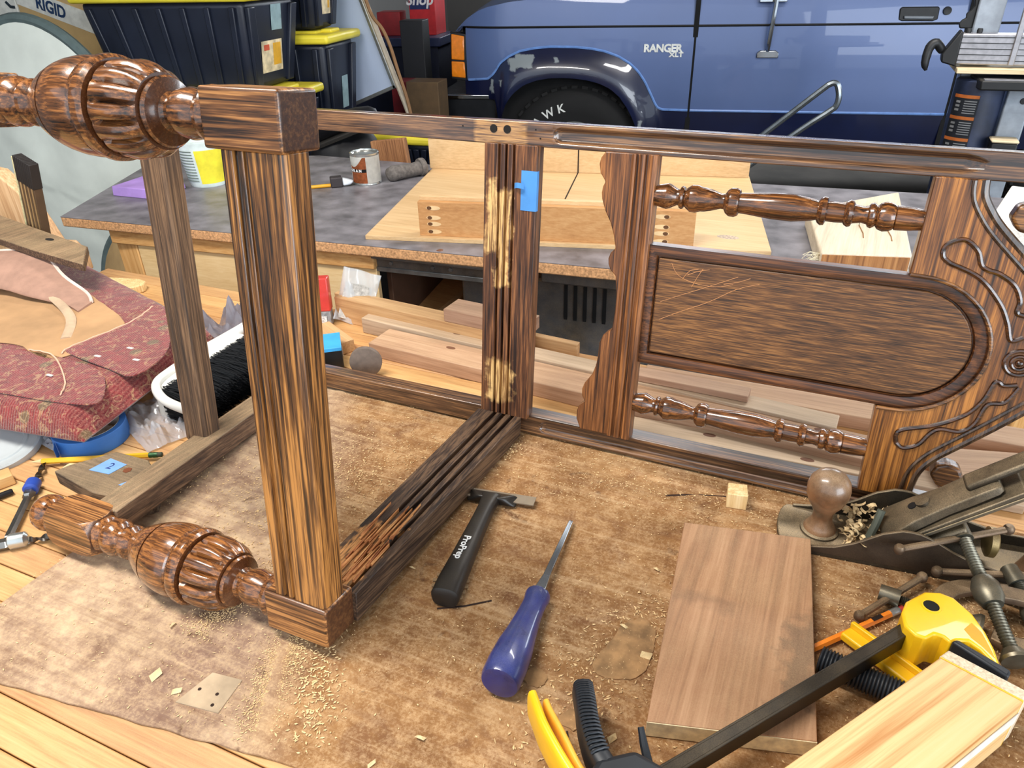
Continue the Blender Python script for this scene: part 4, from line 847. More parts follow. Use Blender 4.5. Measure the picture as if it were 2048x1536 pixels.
# band saw standing at the right
def build_bandsaw():
    t = thing('band_saw', 'grey and navy band saw with aluminium fence at the right edge', 'band saw', (.69,2.30,FZ))
    q = lambda x, y, z: (x-.69, y-2.30, z-FZ)
    grey = plain('machine_grey', (150,158,168), .4, .2); navyp = plain('dusty_navy_metal', (38,48,74), .5, var=.35, vscale=14, bumps=.2, bscale=60)
    blk = plain('machine_black', (24,25,27), .5); al = plain('brushed_aluminium', (176,174,178), .35, .8, var=.12, vscale=60)
    b = MB().lathe([(-.30-FZ,.066),(.215-FZ,.066),(.219-FZ,.060)], 36, 'z', c=q(.668,2.27,0)[:2]).build('motor_barrel', navyp, t)
    cx, cy = q(.668,2.27,0)[:2]
    lb = MB().grid(14, 4, lambda u, w: (cx+.0672*math.cos(R(206+64*u)), cy+.0672*math.sin(R(206+64*u)), .015+.165*w-FZ), two=(0,0,.00001)).build('warning_label', plain('label_dark', (44,48,56), .6), t)
    org = plain('warning_orange', (226,132,66), .5); lt = plain('label_print', (170,172,174), .6)
    for z in (.171,.112,.052):
        MB().grid(14, 1, lambda u, w: (cx+.0677*math.cos(R(207+62*u)), cy+.0677*math.sin(R(207+62*u)), z+.009*w-FZ), two=(0,0,.00001)).build('orange_stripe', org, lb)
        for k in range(6):
            MB().grid(8, 1, lambda u, w: (cx+.0677*math.cos(R(238+28*u)), cy+.0677*math.sin(R(238+28*u)), z-.009-.0065*k+.0026*w-FZ), two=(0,0,.00001)).build('print_line', lt, lb)
        for k in range(3):
            MB().grid(4, 1, lambda u, w: (cx+.0677*math.cos(R(216+12*u)), cy+.0677*math.sin(R(216+12*u)), z-.014-.011*k+.006*w-FZ), two=(0,0,.00001)).build('print_line', lt, lb)
    MB().box(*[v for a, b_ in zip(q(.738,2.24,-.30), q(.802,2.31,.22)) for v in (a, b_)]).build('column', grey, t, bevel=.004)
    MB().lathe([(2.237-2.30,.008),(2.24-2.30,.009)], 12, 'y', c=(.782-.69,.165-FZ)).build('bolt', blk, t)
    MB().box(*[v for a, b_ in zip(q(.725,2.17,-.02), q(.79,2.23,.060)) for v in (a, b_)]).build('guide_block', blk, t, bevel=.004)
    MB().box(*[v for a, b_ in zip(q(.722,2.168,.060), q(.792,2.232,.068)) for v in (a, b_)]).build('block_cap', plain('cream_cap', (216,196,160), .7), t, bevel=.004)
    MB().hexa([q(.655,2.16,.200),q(1.0,2.16,.205),q(1.0,2.46,.205),q(.62,2.46,.200)],[q(.655,2.16,.226),q(1.0,2.16,.231),q(1.0,2.46,.231),q(.62,2.46,.226)]).build('saw_table', blk, t, bevel=.004)
    for k in range(3): MB().box(*[v for a, b_ in zip(q(.662,2.166+.012*k,.2255), q(1.0,2.171+.012*k,.2285)) for v in (a, b_)]).build('table_groove', al, t)
    MB().hexa([q(.592,2.21,.236),q(1.0,2.21,.240),q(1.0,2.40,.240),q(.585,2.40,.236)],[q(.592,2.21,.250),q(1.0,2.21,.254),q(1.0,2.40,.254),q(.585,2.40,.250)]).build('wood_auxiliary_table', wood('auxiliary_ply', (190,166,124), (214,192,152), (230,210,174), 'X', .6, .6, .7), t, bevel=.002)
    f = MB().box(*[v for a, b_ in zip(q(.585,2.235,.258), q(1.0,2.285,.338)) for v in (a, b_)]).build('rip_fence', al, t, bevel=.003)
    for k in range(5): MB().box(*[v for a, b_ in zip(q(.587,2.2335,.268+.015*k), q(1.0,2.2352,.270+.015*k)) for v in (a, b_)]).build('fence_line', blk, f)
    MB().prism([(q(.545,0,0)[0],.285-FZ),(q(.548,0,0)[0],.262-FZ),(q(.587,0,0)[0],.252-FZ),(q(.587,0,0)[0],.342-FZ),(q(.580,0,0)[0],.346-FZ)], 2.23-2.30, 2.29-2.30, 'y').build('fence_head', blk, t, bevel=.004)
    MB().tube(smoothpts([q(.546,2.25,.290),q(.525,2.24,.312),q(.510,2.235,.300),q(.507,2.23,.262),q(.514,2.23,.240)], 5), [.010,.011,.012,.012,.012,.013,.013,.013,.013,.013,.013,.012,.012,.012,.011,.011,.010,.009,.007,.005,.004][:21], 10).build('cam_lever', blk, t, angle=60)
    for x in (.600,.628): MB().lathe([(.338-FZ,.007),(.345-FZ,.008),(.350-FZ,.006)], 12, 'z', c=q(x,2.26,0)[:2]).build('fence_bolt', blk, t)
    MB().box(*[v for a, b_ in zip(q(.612,2.30,.20), q(.680,2.37,.80)) for v in (a, b_)]).build('blade_post', grey, t, bevel=.004)
    MB().prism([(q(x,0,0)[0], z-FZ) for x, z in ((.612,.345),(.580,.345),(.575,.358),(.582,.368),(.590,.372),(.588,.384),(.598,.392),(.604,.405),(.600,.420),(.612,.440))], 2.31-2.30, 2.325-2.30, 'y').build('blade_guard', blk, t, bevel=.003)
    MB().box(*[v for a, b_ in zip(q(.715,2.228,.258), q(.730,2.242,.80)) for v in (a, b_)]).build('blade_guide', al, t, bevel=.002)
    MB().hexa([q(.55,2.08,FZ),q(.95,2.08,FZ),q(.95,2.50,FZ),q(.55,2.50,FZ)],[q(.60,2.14,-.30),q(.90,2.14,-.30),q(.90,2.44,-.30),q(.60,2.44,-.30)]).build('stand', blk, t, bevel=.006)
build_bandsaw()
tag(MB().hexa([(0,0,0),(.10,-.02,0),(.16,.20,0),(.06,.22,0)],[(0,0,.065),(.10,-.02,.065),(.16,.20,.085),(.06,.22,.085)]).build('fluted_white_block', wood('white_ribbed', (214,210,200), (234,230,222), (246,244,238), 'Y', .12, 1, .6, pores=.5), bevel=.003, loc=(.60,1.15,ZT)), 'white ribbed block at the right end of the grey table', 'block')
# ---------------------------------------------------------------- tools and boards on the bench, right side
iron = plain('dusty_cast_iron', (34,32,30), .5, .5, var=.3, vscale=30, dust=((186,164,130),.55)); steel = plain('tool_steel', (176,182,186), .25, 1, var=.1)
def build_scraper():
    t = thing('paint_scraper', 'black long-handled scraper with a steel blade lying beside the seat rail', 'scraper', (.0665,.066,.0005), (0,0,R(98.8)))
    blk = plain('black_rubber', (20,21,23), .42, var=.15, dust=(DUST,.03))
    sec = []
    for x, w, h in ((0,.0125,.0095),(.002,.0142,.0112),(.02,.0140,.0115),(.05,.0125,.0108),(.09,.0108,.0098),(.12,.0098,.0090),(.14,.0095,.0086),(.155,.0105,.0082),(.163,.0130,.0078)):
        sec.append([(x, w*math.copysign(abs(math.cos(a))**.75, math.cos(a)), h+h*math.copysign(abs(math.sin(a))**.75, math.sin(a))) for a in [2*math.pi*k/24 for k in range(24)]])
    h = loft(sec).build('handle', blk, t, angle=50)
    text('ProPrep', .0105, plain('white_print', (228,228,226), .5), 'lettering', h, (.062,.0008,.0222), (0,0,R(180)), .0002, bold=.0002)
    MB().hexa([(.158,-.030,.001),(.178,-.032,.001),(.178,.032,.001),(.158,.030,.001)],[(.155,-.012,.015),(.170,-.028,.010),(.170,.028,.010),(.155,.012,.015)]).build('head', blk, t, bevel=.003, seg=3)
    MB().box(.163,.178,-.050,.050,.004,.0055).build('blade', plain('dull_blade', (150,146,138), .4, .8, dust=(DUST,.3)), t)
build_scraper()
def build_chisel():
    t = thing('blue_chisel', 'chisel with dark blue plastic handle lying on the cardboard', 'chisel', (.1585,-.006,.0005), (0,R(0),R(94.6)))
    blue = plain('navy_plastic', (22,36,112), .3, coat=.5, var=.25, vscale=50, dust=((150,156,180),.16))
    prof = [(0,.0135),(.0008,.0162),(.004,.0176),(.02,.0180),(.04,.0168),(.06,.0140),(.08,.0120),(.095,.0112),(.103,.0118),(.108,.0126),(.112,.0118),(.114,.0090)]
    M = Matrix.Translation((0,0,.0178)) @ Matrix.Rotation(R(3.0), 4, 'Y')
    MB().lathe(prof, 36, 'x', M=M, rf=lambda a, th: 1-.05*(abs(math.sin(th)) > .75)*(a > .02)).build('handle', blue, t, angle=40)
    MB().hexa([(.112,-.006,-.0045),(.112,.006,-.0045),(.112,.006,.0045),(.112,-.006,.0045)],[(.140,-.0036,-.002),(.140,.0036,-.002),(.140,.0036,.002),(.140,-.0036,.002)],M).hexa([(.139,-.0036,-.002),(.139,.0036,-.002),(.139,.0036,.002),(.139,-.0036,.002)],[(.236,-.0024,-.0012),(.236,.0024,-.0012),(.232,.0024,.0004),(.232,-.0024,.0004)],M).build('blade', steel, t, bevel=.0006)
build_chisel()
def build_board():
    t = thing('walnut_board', 'flat brown rough-sawn board lying on the cardboard at right', 'board', (.333,.148,-.001))
    bw = wood('brown_sawn_board', (116,76,52), (158,112,80), (186,142,108), 'Y', .7, .5, .6, streak=.5, dust=(DUST,.25), lines=.6, pores=.4,
              raw=lambda nt, c, n2: mixc(nt, mth(nt, 'MULTIPLY', boxmask(nt, (.045,-.08,None), (.075,.02,None), .012, .04, 45), .7), mixc(nt, mth(nt, 'MULTIPLY', boxmask(nt, (-.06,-.004,None), (-.005,.012,None), .012, .03, 30), .45), c, lin((92,60,44))), lin((74,48,40))))
    A = [(-.075,.110),(.052,.134),(.075,-.105),(-.051,-.139)]
    MB().hexa([(x,y,0) for x, y in A], [(x,y,.0185) for x, y in A]).build('plank', bw, t, bevel=.0008)
    a, b = Vector(A[3]), Vector(A[2]); d = (b-a); n = Vector((d.y,-d.x)).normalized()*.0006
    MB().hexa([(a.x+n.x,a.y+n.y,.001),(b.x+n.x,b.y+n.y,.001),(b.x-n.x,b.y-n.y,.001),(a.x-n.x,a.y-n.y,.001)],[(a.x+n.x,a.y+n.y,.0178),(b.x+n.x,b.y+n.y,.0178),(b.x-n.x,b.y-n.y,.0178),(a.x-n.x,a.y-n.y,.0178)]).build('sapwood_end', plain('pale_end_grain', (240,224,184), .85, var=.18, vscale=120), t)
build_board()
tag(MB().hexa([(-.009,-.010,0),(.013,-.007,0),(.009,.015,0),(-.012,.011,0)],[(-.009,-.010,.020),(.013,-.007,.020),(.009,.015,.020),(-.012,.011,.020)]).build('wood_cube', wood('pale_maple', (206,166,108), (230,196,140), (242,216,166), 'Z', .5, 1, .6), bevel=.0008, loc=(.302,.333,-.001)), 'tiny pale wooden cube on the cardboard below the stile', 'wood cube')

def build_plane():
    t = thing('hand_plane', 'old dusty iron bench plane with round wooden knob and steep blade', 'hand plane', (.350,.312,-.001), (0,0,R(5.5)))
    rust = plain('brown_iron', (58,47,40), .55, .5, var=.3, vscale=25, dust=((190,164,126),.35))
    nose = [(.0,0)]
    out = [(.012*(1-math.cos(a)), .036*math.sin(a)) for a in [R(k) for k in range(0,91,15)]]
    poly = [(.40,-.036)]+[(.40,.036)]+[(p[0],p[1]) for p in reversed(out)]+[(p[0],-p[1]) for p in out[1:]]
    MB().prism(poly, 0, .006).build('sole', iron, t, bevel=.001)
    wf = lerpf([(.016,.008),(.03,.010),(.055,.015),(.075,.026),(.095,.043),(.112,.051),(.125,.052),(.14,.047),(.16,.036),(.18,.028),(.22,.018),(.40,.015)])
    for sy in (-.036, .0325):
        sec = [[(x,sy,.004),(x,sy+.0035,.004),(x,sy+.0035,wf(x)),(x,sy,wf(x))] for x in [.016+.008*k for k in range(49)]]
        loft(sec).build('side_wall', rust if sy < 0 else iron, t, bevel=.0008, angle=50)
    kn = plain('worn_beech', (116,74,44), .35, coat=.4, var=.4, vscale=40, dust=((206,184,150),.38))
    prof = [(.006,.0165),(.010,.0168),(.014,.0145),(.022,.0105),(.030,.0100),(.038,.0130),(.046,.0180),(.055,.0212),(.064,.0218),(.072,.0200),(.079,.0150),(.083,.0085),(.0845,.002)]
    MB().lathe(prof, 32, 'z', c=(.043,.0)).build('knob', kn, t, angle=50, label='round turned wooden front knob')
    MB().lathe([(.005,.020),(.008,.0195),(.0095,.017)], 28, 'z', c=(.043,0)).build('knob_seat', iron, t)
    # frog, iron, lever cap on a 45 degree bed
    M = Matrix.Translation((.098,0,.008)) @ Matrix.Rotation(R(-42), 4, 'Y')
    MB().hexa([(.10,-.028,.006),(.19,-.026,.006),(.19,.026,.006),(.10,.028,.006)],[(.115,-.026,.018),(.168,-.024,.060),(.168,.024,.060),(.115,.026,.018)]).build('frog', iron, t, bevel=.003)
    MB().box(0,.175,-.0265,.0265,0,.0035,M).build('cutting_iron', plain('grey_iron_blade', (96,90,80), .5, .7, dust=((190,168,130),.9)), t, bevel=.0006)
    MB().hexa([(.004,-.026,.0035),(.15,-.026,.0035),(.15,.026,.0035),(.004,.026,.0035)],[(.010,-.025,.0055),(.148,-.025,.008),(.148,.025,.008),(.010,.025,.0055)],M).build('chip_breaker', iron, t, bevel=.001)
    sec = [[(x,-w,z0),(x,w,z0),(x,w*.9,z1),(x,0,z1+.004),(x,-w*.9,z1)] for x, w, z0, z1 in ((.012,.026,.006,.008),(.02,.026,.0075,.014),(.05,.022,.0075,.017),(.08,.019,.0085,.017),(.105,.020,.0095,.018),(.128,.020,.0105,.018),(.133,.017,.011,.0165))]
    lc = loft([[tuple(M @ Vector(p)) for p in s_] for s_ in sec]).build('lever_cap', iron, t, bevel=.001, angle=50)
    MB().lathe([(.0165,.0042),(.0215,.0044)], 16, 'z', c=(.052,.0), M=M).build('cap_slot', gap, lc)
    MB().lathe([(.019,.0075),(.0225,.0072),(.023,.004)], 16, 'z', c=(.063,0), M=M).build('cap_screw', iron, lc)
    MB().box(.105,.165,-.011,.011,.019,.026,M).build('cam_lever', iron, lc, bevel=.003)
    br = plain('dull_brass', (130,112,66), .45, .7, dust=(DUST,.5))
    MB().lathe([(.196,.012),(.198,.0155),(.204,.0155),(.206,.012)], 24, 'x', c=(0,.030)).build('depth_wheel', br, t, angle=30)
    sec = []
    for z, x, a, b in ((.006,.262,.034,.013),(.02,.258,.024,.012),(.045,.262,.020,.0125),(.07,.252,.021,.0125),(.09,.236,.026,.012),(.10,.225,.018,.009)):
        sec.append([(x+a*math.cos(k*math.pi/9), b*math.sin(k*math.pi/9), z) for k in range(18)])
    loft(sec).build('tote', kn, t, angle=60)
    sh = MB(); rnd = random.Random(4)
    for k in range(95):
        x, y, z = rnd.uniform(.062,.112), rnd.uniform(-.030,.030), .007+rnd.random()**1.5*.020
        L = rnd.uniform(.008,.022); a0 = rnd.uniform(0,6.28); cu = rnd.uniform(1,5); w = rnd.uniform(.002,.006); r = L/cu
        pts = []
        for i in range(7):
            th = cu*i/6; px, pz = r*math.sin(th), r*(1-math.cos(th))*.8
            pts.append((x+px*math.cos(a0), y+px*math.sin(a0), z+pz))
        nx, ny = -math.sin(a0)*w/2, math.cos(a0)*w/2
        vs = [(p[0]+nx,p[1]+ny,p[2]) for p in pts]+[(p[0]-nx,p[1]-ny,p[2]+.001) for p in pts]
        sh.add(vs, [(i,i+1,8+i,7+i) for i in range(6)])
    stuff(sh.build('wood_shavings', plain('pale_shaving', (236,206,156), .7, var=.2, vscale=80), t))
    MB().tube([(.088,-.014,.010),(.094,-.006,.032),(.097,0,.046)], .0042, 8).build('lateral_stud', plain('green_grey_stud', (84,88,76), .7), t)
build_plane()

# clamp bar direction
U2 = Vector((.600,.800)); V2 = Vector((.800,-.600))
def build_barclamp():
    t = thing('bar_clamp', 'quick-grip bar clamp with yellow jaw and long black steel bar', 'clamp', (.40,.07,0))
    q = lambda x, y, z: (x-.40, y-.07, z)
    yel = plain('clamp_yellow', (244,190,24), .38, var=.06, coat=.2); blk = plain('clamp_black', (28,32,38), .5, var=.12)
    bar = plain('scuffed_black_bar', (30,29,27), .42, .5, var=.4, vscale=60, dust=(DUST,.06))
    a = Vector((.272,-.087)); b = Vector((.487,.192)); d = (b-a).normalized(); n = Vector((d.y,-d.x))
    def slab(p0, p1, w, z0, z1, nm, mt, par, bev=.0008):
        p0, p1 = Vector(p0), Vector(p1); dd = (p1-p0).normalized(); nn = Vector((dd.y,-dd.x))*w/2
        P = [p0-nn, p0+nn, p1+nn, p1-nn]
        return MB().hexa([q(p.x,p.y,z0) for p in P],[q(p.x,p.y,z1) for p in P]).build(nm, mt, par, bevel=bev)
    slab(a, b, .0085, .024, .041, 'bar', bar, t)
    for s_ in (-1, 1): slab(Vector(a)+n*s_*.0045, Vector(b)+n*s_*.0045, .0022, .024, .041, 'bar_edge', bar, t, .0005)
    J = [(.462,.1745),(.4657,.1896),(.4810,.2085),(.4935,.2130),(.5045,.2105),(.5178,.1959),(.5260,.1780),(.5310,.1600),(.5335,.1420),(.5285,.1440),(.5200,.1560),(.5120,.1620),(.5035,.1590),(.4985,.1540),(.4930,.1590),(.4870,.1595),(.4800,.1510),(.4720,.1520),(.4640,.1600)]
    jw = MB().prism([(x-.40,y-.07) for x, y in J], .014, .050).build('fixed_jaw', yel, t, bevel=.0022, seg=3)
    MB().prism([(x-.40,y-.07) for x, y in ((.5160,.1840),(.5225,.1760),(.5275,.1600),(.5300,.1500),(.5215,.1600),(.5140,.1665),(.5095,.1740))], .0495, .0502).build('jaw_pocket', plain('clamp_yellow_deep', (226,156,20), .45), jw)
    MB().lathe([(.0490,.0068),(.0504,.0068)], 20, 'z', c=(.4856-.40,.1916-.07)).build('jaw_hole', gap, jw)
    MB().lathe([(.0496,.0082),(.0508,.0080),(.0508,.0066),(.0496,.0064)], 20, 'z', c=(.4856-.40,.1916-.07), caps=False).build('hole_rim', yel, jw)
    pad = [(.4985,.1545),(.5035,.1585),(.5400,.1400),(.5370,.1320)]
    MB().prism([(x-.40,y-.07) for x, y in pad], .020, .052).build('jaw_pad', blk, t, bevel=.002)
    # trigger end at the near edge of the picture
    MB().prism([(x-.40,y-.07) for x, y in ((.262,-.062),(.285,-.045),(.318,-.052),(.312,-.085),(.285,-.110),(.255,-.095))], .006, .060).build('trigger_body', blk, t, bevel=.005, seg=3)
    g = smoothpts([(.282,-.070,.042),(.262,-.056,.044),(.247,-.034,.042),(.236,-.010,.036),(.2285,.006,.030)], 8)
    def strip(pts, w, h, nm, mt, par):
        secs = []
        for i, p in enumerate(pts):
            a_ = Vector(pts[max(0,i-1)]); b_ = Vector(pts[min(len(pts)-1,i+1)]); dd = (b_-a_); dd.z = 0; dd.normalize(); nn = Vector((dd.y,-dd.x,0))
            P = Vector(p); secs.append([tuple(P+nn*w*math.copysign(abs(math.cos(c_))**.6, math.cos(c_))+Vector((0,0,1))*h*math.copysign(abs(math.sin(c_))**.6, math.sin(c_))-Vector((.40,.07,0))) for c_ in [2*math.pi*k/16 for k in range(16)]])
        return loft(secs).build(nm, mt, par, angle=60)
    gr = strip(g, .0085, .016, 'grip', blk, t)
    for k in range(22):
        p = Vector(g[8+k]); p2 = Vector(g[9+k]); dd = (p2-p); dd.z = 0; dd.normalize(); nn = Vector((dd.y,-dd.x,0))
        MB().tube([tuple(p+nn*s_*.0068+Vector((0,0,.0168-(.002 if abs(s_) > .9 else 0)))-Vector((.40,.07,0))) for s_ in (-1,-.5,0,.5,1)], .00095, 5).build('grip_rib', blk, gr)
    tr = strip(smoothpts([(.262,-.088,.042),(.240,-.072,.044),(.218,-.052,.043),(.205,-.036,.040),(.1975,-.026,.037)], 6), .0042, .018, 'trigger', yel, t)
    strip(smoothpts([(.270,-.080,.036),(.250,-.066,.037),(.230,-.046,.036),(.214,-.030,.033),(.2075,-.022,.031)], 6), .0030, .014, 'trigger_web', plain('clamp_yellow_web', (240,178,60), .45), t)
    MB().tube([q(.300,-.046,.03),q(.288,-.030,.045),q(.283,-.022,.052)], [.004,.0032,.0024], 8).build('release_lever', blk, t)
build_barclamp()
def build_block():
    t = thing('glued_pine_block', 'clean pine board glued edge to edge, held in the yellow clamp', 'wood block', (.46,.05,0))
    q = lambda p, z: (p.x-.46, p.y-.05, z)
    pl_ = wood('clean_pine', (184,124,64), (226,188,130), (232,198,146), 'X', .35, .34, .5, streak=.2, pores=.1, lines=.8)
    A = Vector((.4882,.1295)); B = Vector((.5430,.1085)); u = Vector((-.585,-.811))
    o = thing_m = None
    yawb = math.atan2(.811,.585)
    def slab(p0, p1, L, z0, z1, nm, mt, bev=.0012):
        P = [p0, p1, p1+u*L, p0+u*L]; r = Matrix.Rotation(-yawb, 4, 'Z')
        ob = MB().hexa([r @ Vector(q(p,z0)) for p in P],[r @ Vector(q(p,z1)) for p in P]).build(nm, mt, t, bevel=bev); ob.rotation_euler = (0,0,yawb); return ob
    slab(A, B, .30, .020, .055, 'top_board', pl_)
    slab(A+Vector((.0,.0)), B, .30, .0, .0195, 'lower_board', pl_)
    g = Vector((.0068,.0112))
    slab(A+g, B+g, .0125, .0, .0545, 'end_strip', wood('end_strip_ash', (190,170,140), (214,196,168), (230,214,188), 'Z', .4, 1.4, .75))
    slab(A+g*.08, B+g*.08, .0014, .0, .0556, 'glue_line', plain('yellow_glue', (236,190,60), .4))
    off = (B-A).normalized()*.0006
    slab(B+off*.2, B+off*1.6, .30, .030, .042, 'pale_stripe', plain('white_sawmark', (226,222,214), .6), .0002)
build_block()
def build_clamp2():
    t = thing('small_trigger_clamp', 'second clamp with yellow lever and ribbed black grip under the bar', 'clamp', (.44,.14,0), (0,0,R(-28)))
    M = Matrix.Rotation(R(28), 4, 'Z') @ Matrix.Translation((-.44,-.14,0))
    yel = bpy.data.materials['clamp_yellow']; blk = bpy.data.materials['clamp_black']
    lv = MB().hexa([(.420,.168,.004),(.482,.128,.004),(.490,.139,.004),(.428,.179,.004)],[(.420,.168,.013),(.482,.128,.013),(.490,.139,.013),(.428,.179,.013)],M).build('lever', yel, t, bevel=.002)
    MB().hexa([(.427,.178,.012),(.489,.138,.012),(.492,.141,.012),(.430,.181,.012)],[(.427,.178,.019),(.489,.138,.019),(.492,.141,.019),(.430,.181,.019)],M).build('lever_rib', yel, lv, bevel=.001)
    a, b = Vector((.404,.130,.013)), Vector((.478,.116,.013)); n = 26; pts = []; rs = []
    for k in range(n*3+1):
        pts.append(tuple(M @ a.lerp(b, k/(n*3)))); rs.append(.0118 if k % 3 else .0098)
    rs[0] = .007
    MB().tube(pts, rs, 16).build('ribbed_grip', blk, t, angle=70)
build_clamp2()
def build_pencil(nm, p0, p1, colr, label, fer, er, hexr=.0036, mark=None):
    d = Vector(p1)-Vector(p0); L = d.length; a = math.atan2(d.y, d.x)
    t = thing(nm, label, 'pencil', (p0[0],p0[1],0), (0,0,a))
    MB().lathe([(.016,hexr),(L-.017,hexr)], 6, 'x', c=(0,hexr)).build('body', plain(nm+'_paint', colr, .35), t, smooth=False)
    MB().lathe([(0,.0004),(.004,.0010),(.016,hexr)], 12, 'x', c=(0,hexr)).build('sharpened_tip', plain('cedar_tip', (226,190,140), .7), t)
    f_ = MB().lathe([(L-.017,hexr),(L-.015,hexr*1.06),(L-.013,hexr*.98),(L-.011,hexr*1.06),(L-.006,hexr)], 14, 'x', c=(0,hexr)).build('ferrule', fer, t)
    MB().lathe([(L-.006,hexr*.95),(L-.001,hexr*.95),(L,hexr*.6)], 14, 'x', c=(0,hexr)).build('eraser', er, t)
    if mark: MB().box(L-.040,L-.028,-.0022,.0018,hexr*1.86,hexr*1.94).build('printed_mark', plain('pencil_print', (30,20,16), .5), t)
build_pencil('orange_pencil', (.372,.118), (.474,.231), (236,134,40), 'orange pencil lying beside the yellow clamp jaw', plain('silver_ferrule', (206,206,204), .3, .9), plain('red_eraser', (190,60,52), .7), mark=1)

def screw(mb, p0, p1, r, n=40, depth=.0018):
    P0, P1 = Vector(p0), Vector(p1); pts = []; rs = []
    for k in range(n*2+1): pts.append(tuple(P0.lerp(P1, k/(n*2)))); rs.append(r if k % 2 else r-depth)
    return mb.tube(pts, rs, 12)
rusty = plain('rusty_clamp_steel', (96,76,62), .5, .5, var=.3, vscale=40, dust=(DUST,.3)); grime = plain('grimy_thread_steel', (92,94,86), .4, .7, var=.25, vscale=60, dust=(DUST,.2))
def build_cclamp(o, A, B, hub, Ct, bar0, bar1, frame, label, r=.0062):
    t = thing('c_clamp', label, 'clamp', o); q = lambda p: (p[0]-o[0], p[1]-o[1], p[2]-o[2])
    sc_ = screw(MB(), q(A), q(hub), r, 22).build('screw', grime, t, angle=50)
    screw(MB(), q(hub), q(B), r, 20).build('screw', grime, t, angle=50)
    MB().tube([q(bar0), q(bar1)], .0034, 10).build('sliding_bar', rusty, t)
    for e in (bar0, bar1):
        e = q(e); MB().lathe([(-.005,.001),(-.0045,.0035),(-.002,.0052),(.002,.0052),(.0045,.0035),(.005,.001)], 14, 'z', M=Matrix.Translation(e)).build('bar_ball', rusty, t)
    a_ = Vector(q(A)); dd = (a_-Vector(q(hub))).normalized()
    MB().tube([tuple(a_-dd*.006), tuple(a_+dd*.012)], [.0085,.0078], 14).build('screw_head', grime, t)
    h_ = Vector(q(hub)); MB().tube([tuple(h_+dd*.014), tuple(h_+dd*.006), tuple(h_-dd*.006), tuple(h_-dd*.014)], [.009,.0125,.0125,.009], 16).build('frame_boss', grime, t, angle=60)
    secs = []
    P = smoothpts([q(p) for p in frame], 6)
    for i, p in enumerate(P):
        v = Vector(P[min(len(P)-1,i+1)])-Vector(P[max(0,i-1)]); v.normalize(); s_ = v.cross(Vector((0,0,1))).normalized(); w = s_.cross(v)
        secs.append([tuple(Vector(p)+s_*x+w*y) for x, y in ((-.008,-.004),(.008,-.004),(.009,0),(.008,.004),(-.008,.004),(-.009,0))])
    loft(secs).build('frame', rusty, t, bevel=.001, angle=50)
    b_ = Vector(q(B)); MB().tube([tuple(b_+dd*.004), tuple(b_-dd*.004), tuple(b_-dd*.007)], [.008,.0125,.012], 16).build('swivel_pad', grime, t)
build_cclamp((.56,.25,0), (.519,.310,.046), (.556,.192,.020), (.538,.248,.034), None, (.464,.274,.038), (.560,.330,.050), [(.538,.248,.034),(.575,.255,.030),(.625,.240,.022),(.655,.200,.014),(.640,.160,.010),(.590,.165,.010),(.566,.172,.012)], 'large C-clamp with threaded screw lying against the hand plane')
build_cclamp((.62,.28,0), (.566,.284,.028), (.600,.205,.014), (.582,.248,.020), None, (.502,.279,.018), (.592,.296,.030), [(.582,.248,.020),(.62,.262,.020),(.68,.25,.016),(.70,.21,.010),(.66,.18,.008),(.612,.188,.010)], 'smaller C-clamp at the right edge behind the large C-clamp', .0055)
build_cclamp((.50,.225,0), (.464,.236,.010), (.530,.2245,.0115), (.500,.2300,.0105), None, (.436,.200,.008), (.490,.272,.012), [(.500,.2300,.0105),(.515,.265,.010),(.555,.285,.009),(.595,.270,.009),(.600,.235,.009),(.570,.215,.009),(.545,.220,.0095)], 'old C-clamp with tilted sliding bar behind the orange pencil', .0045)
# ---------------------------------------------------------------- boards stored on the back of the bench
fir = [wood('fir_board_%d' % i, d, m, l, 'X', .6, .7, .65, dust=(DUST,.2), lines=.35) for i, (d, m, l) in enumerate([((150,112,86),(184,146,116),(204,170,142)), ((168,124,82),(200,158,110),(218,180,136)), ((138,104,84),(170,134,110),(190,156,132)), ((162,138,114),(190,166,140),(208,186,162))])]
def plank(x0, x1, yc, w, z0, h, yw, mt, label, nm='fir_board', knots=()):
    L = x1-x0; t = thing(nm, label, 'board', ((x0+x1)/2, yc, z0), (0,0,R(yw)))
    MB().box(-L/2, L/2, -w/2, w/2, 0, h).build('plank', mt, t, bevel=.0012)
    for kx, ky in knots:
        MB().lathe([(h-.001,.006),(h+.0003,.0055)], 14, 'z', M=Matrix.Translation((kx,ky,0)) @ Matrix.Diagonal((1.5,.7,1,1))).build('knot', plain('knot_brown', (110,72,50), .7), t)
    return t
BZ = -.0040
plank(-.30, .46, .498, .058, BZ, .024, -3.5, fir[0], 'long pinkish fir board closest behind the rear stile', knots=((-.25,.012),(.12,-.01),(.30,.016)))
plank(-.36, .40, .548, .034, BZ, .028, -4.5, fir[3], 'narrow pale board with knots behind the pinkish fir board', knots=((-.20,.004),(.05,.006)))
plank(-.43, -.06, .588, .034, BZ, .046, -4.5, fir[1], 'tall striped pine beam standing on edge at the back of the bench', 'pine_beam')
plank(-.20, -.05, .584, .046, BZ+.046, .022, -4.5, fir[2], 'greyish offcut lying on the striped pine beam', 'offcut')
plank(-.46, .02, .612, .012, BZ, .034, -4.2, fir[1], 'thin light strip behind the striped pine beam', 'pine_strip')
plank(.13, .62, .575, .045, BZ, .020, 1, fir[0], 'medium pinkish board behind the back panel')
plank(.10, .285, .535, .026, BZ+.0285, .010, -1, fir[2], 'short thin strip lying across the boards behind the panel', 'thin_strip')
plank(.10, .60, .447, .036, BZ+.0005, .012, 2.2, fir[3], 'pale wide board under the lower spindle', knots=((-.10,.006),(.02,-.008)))
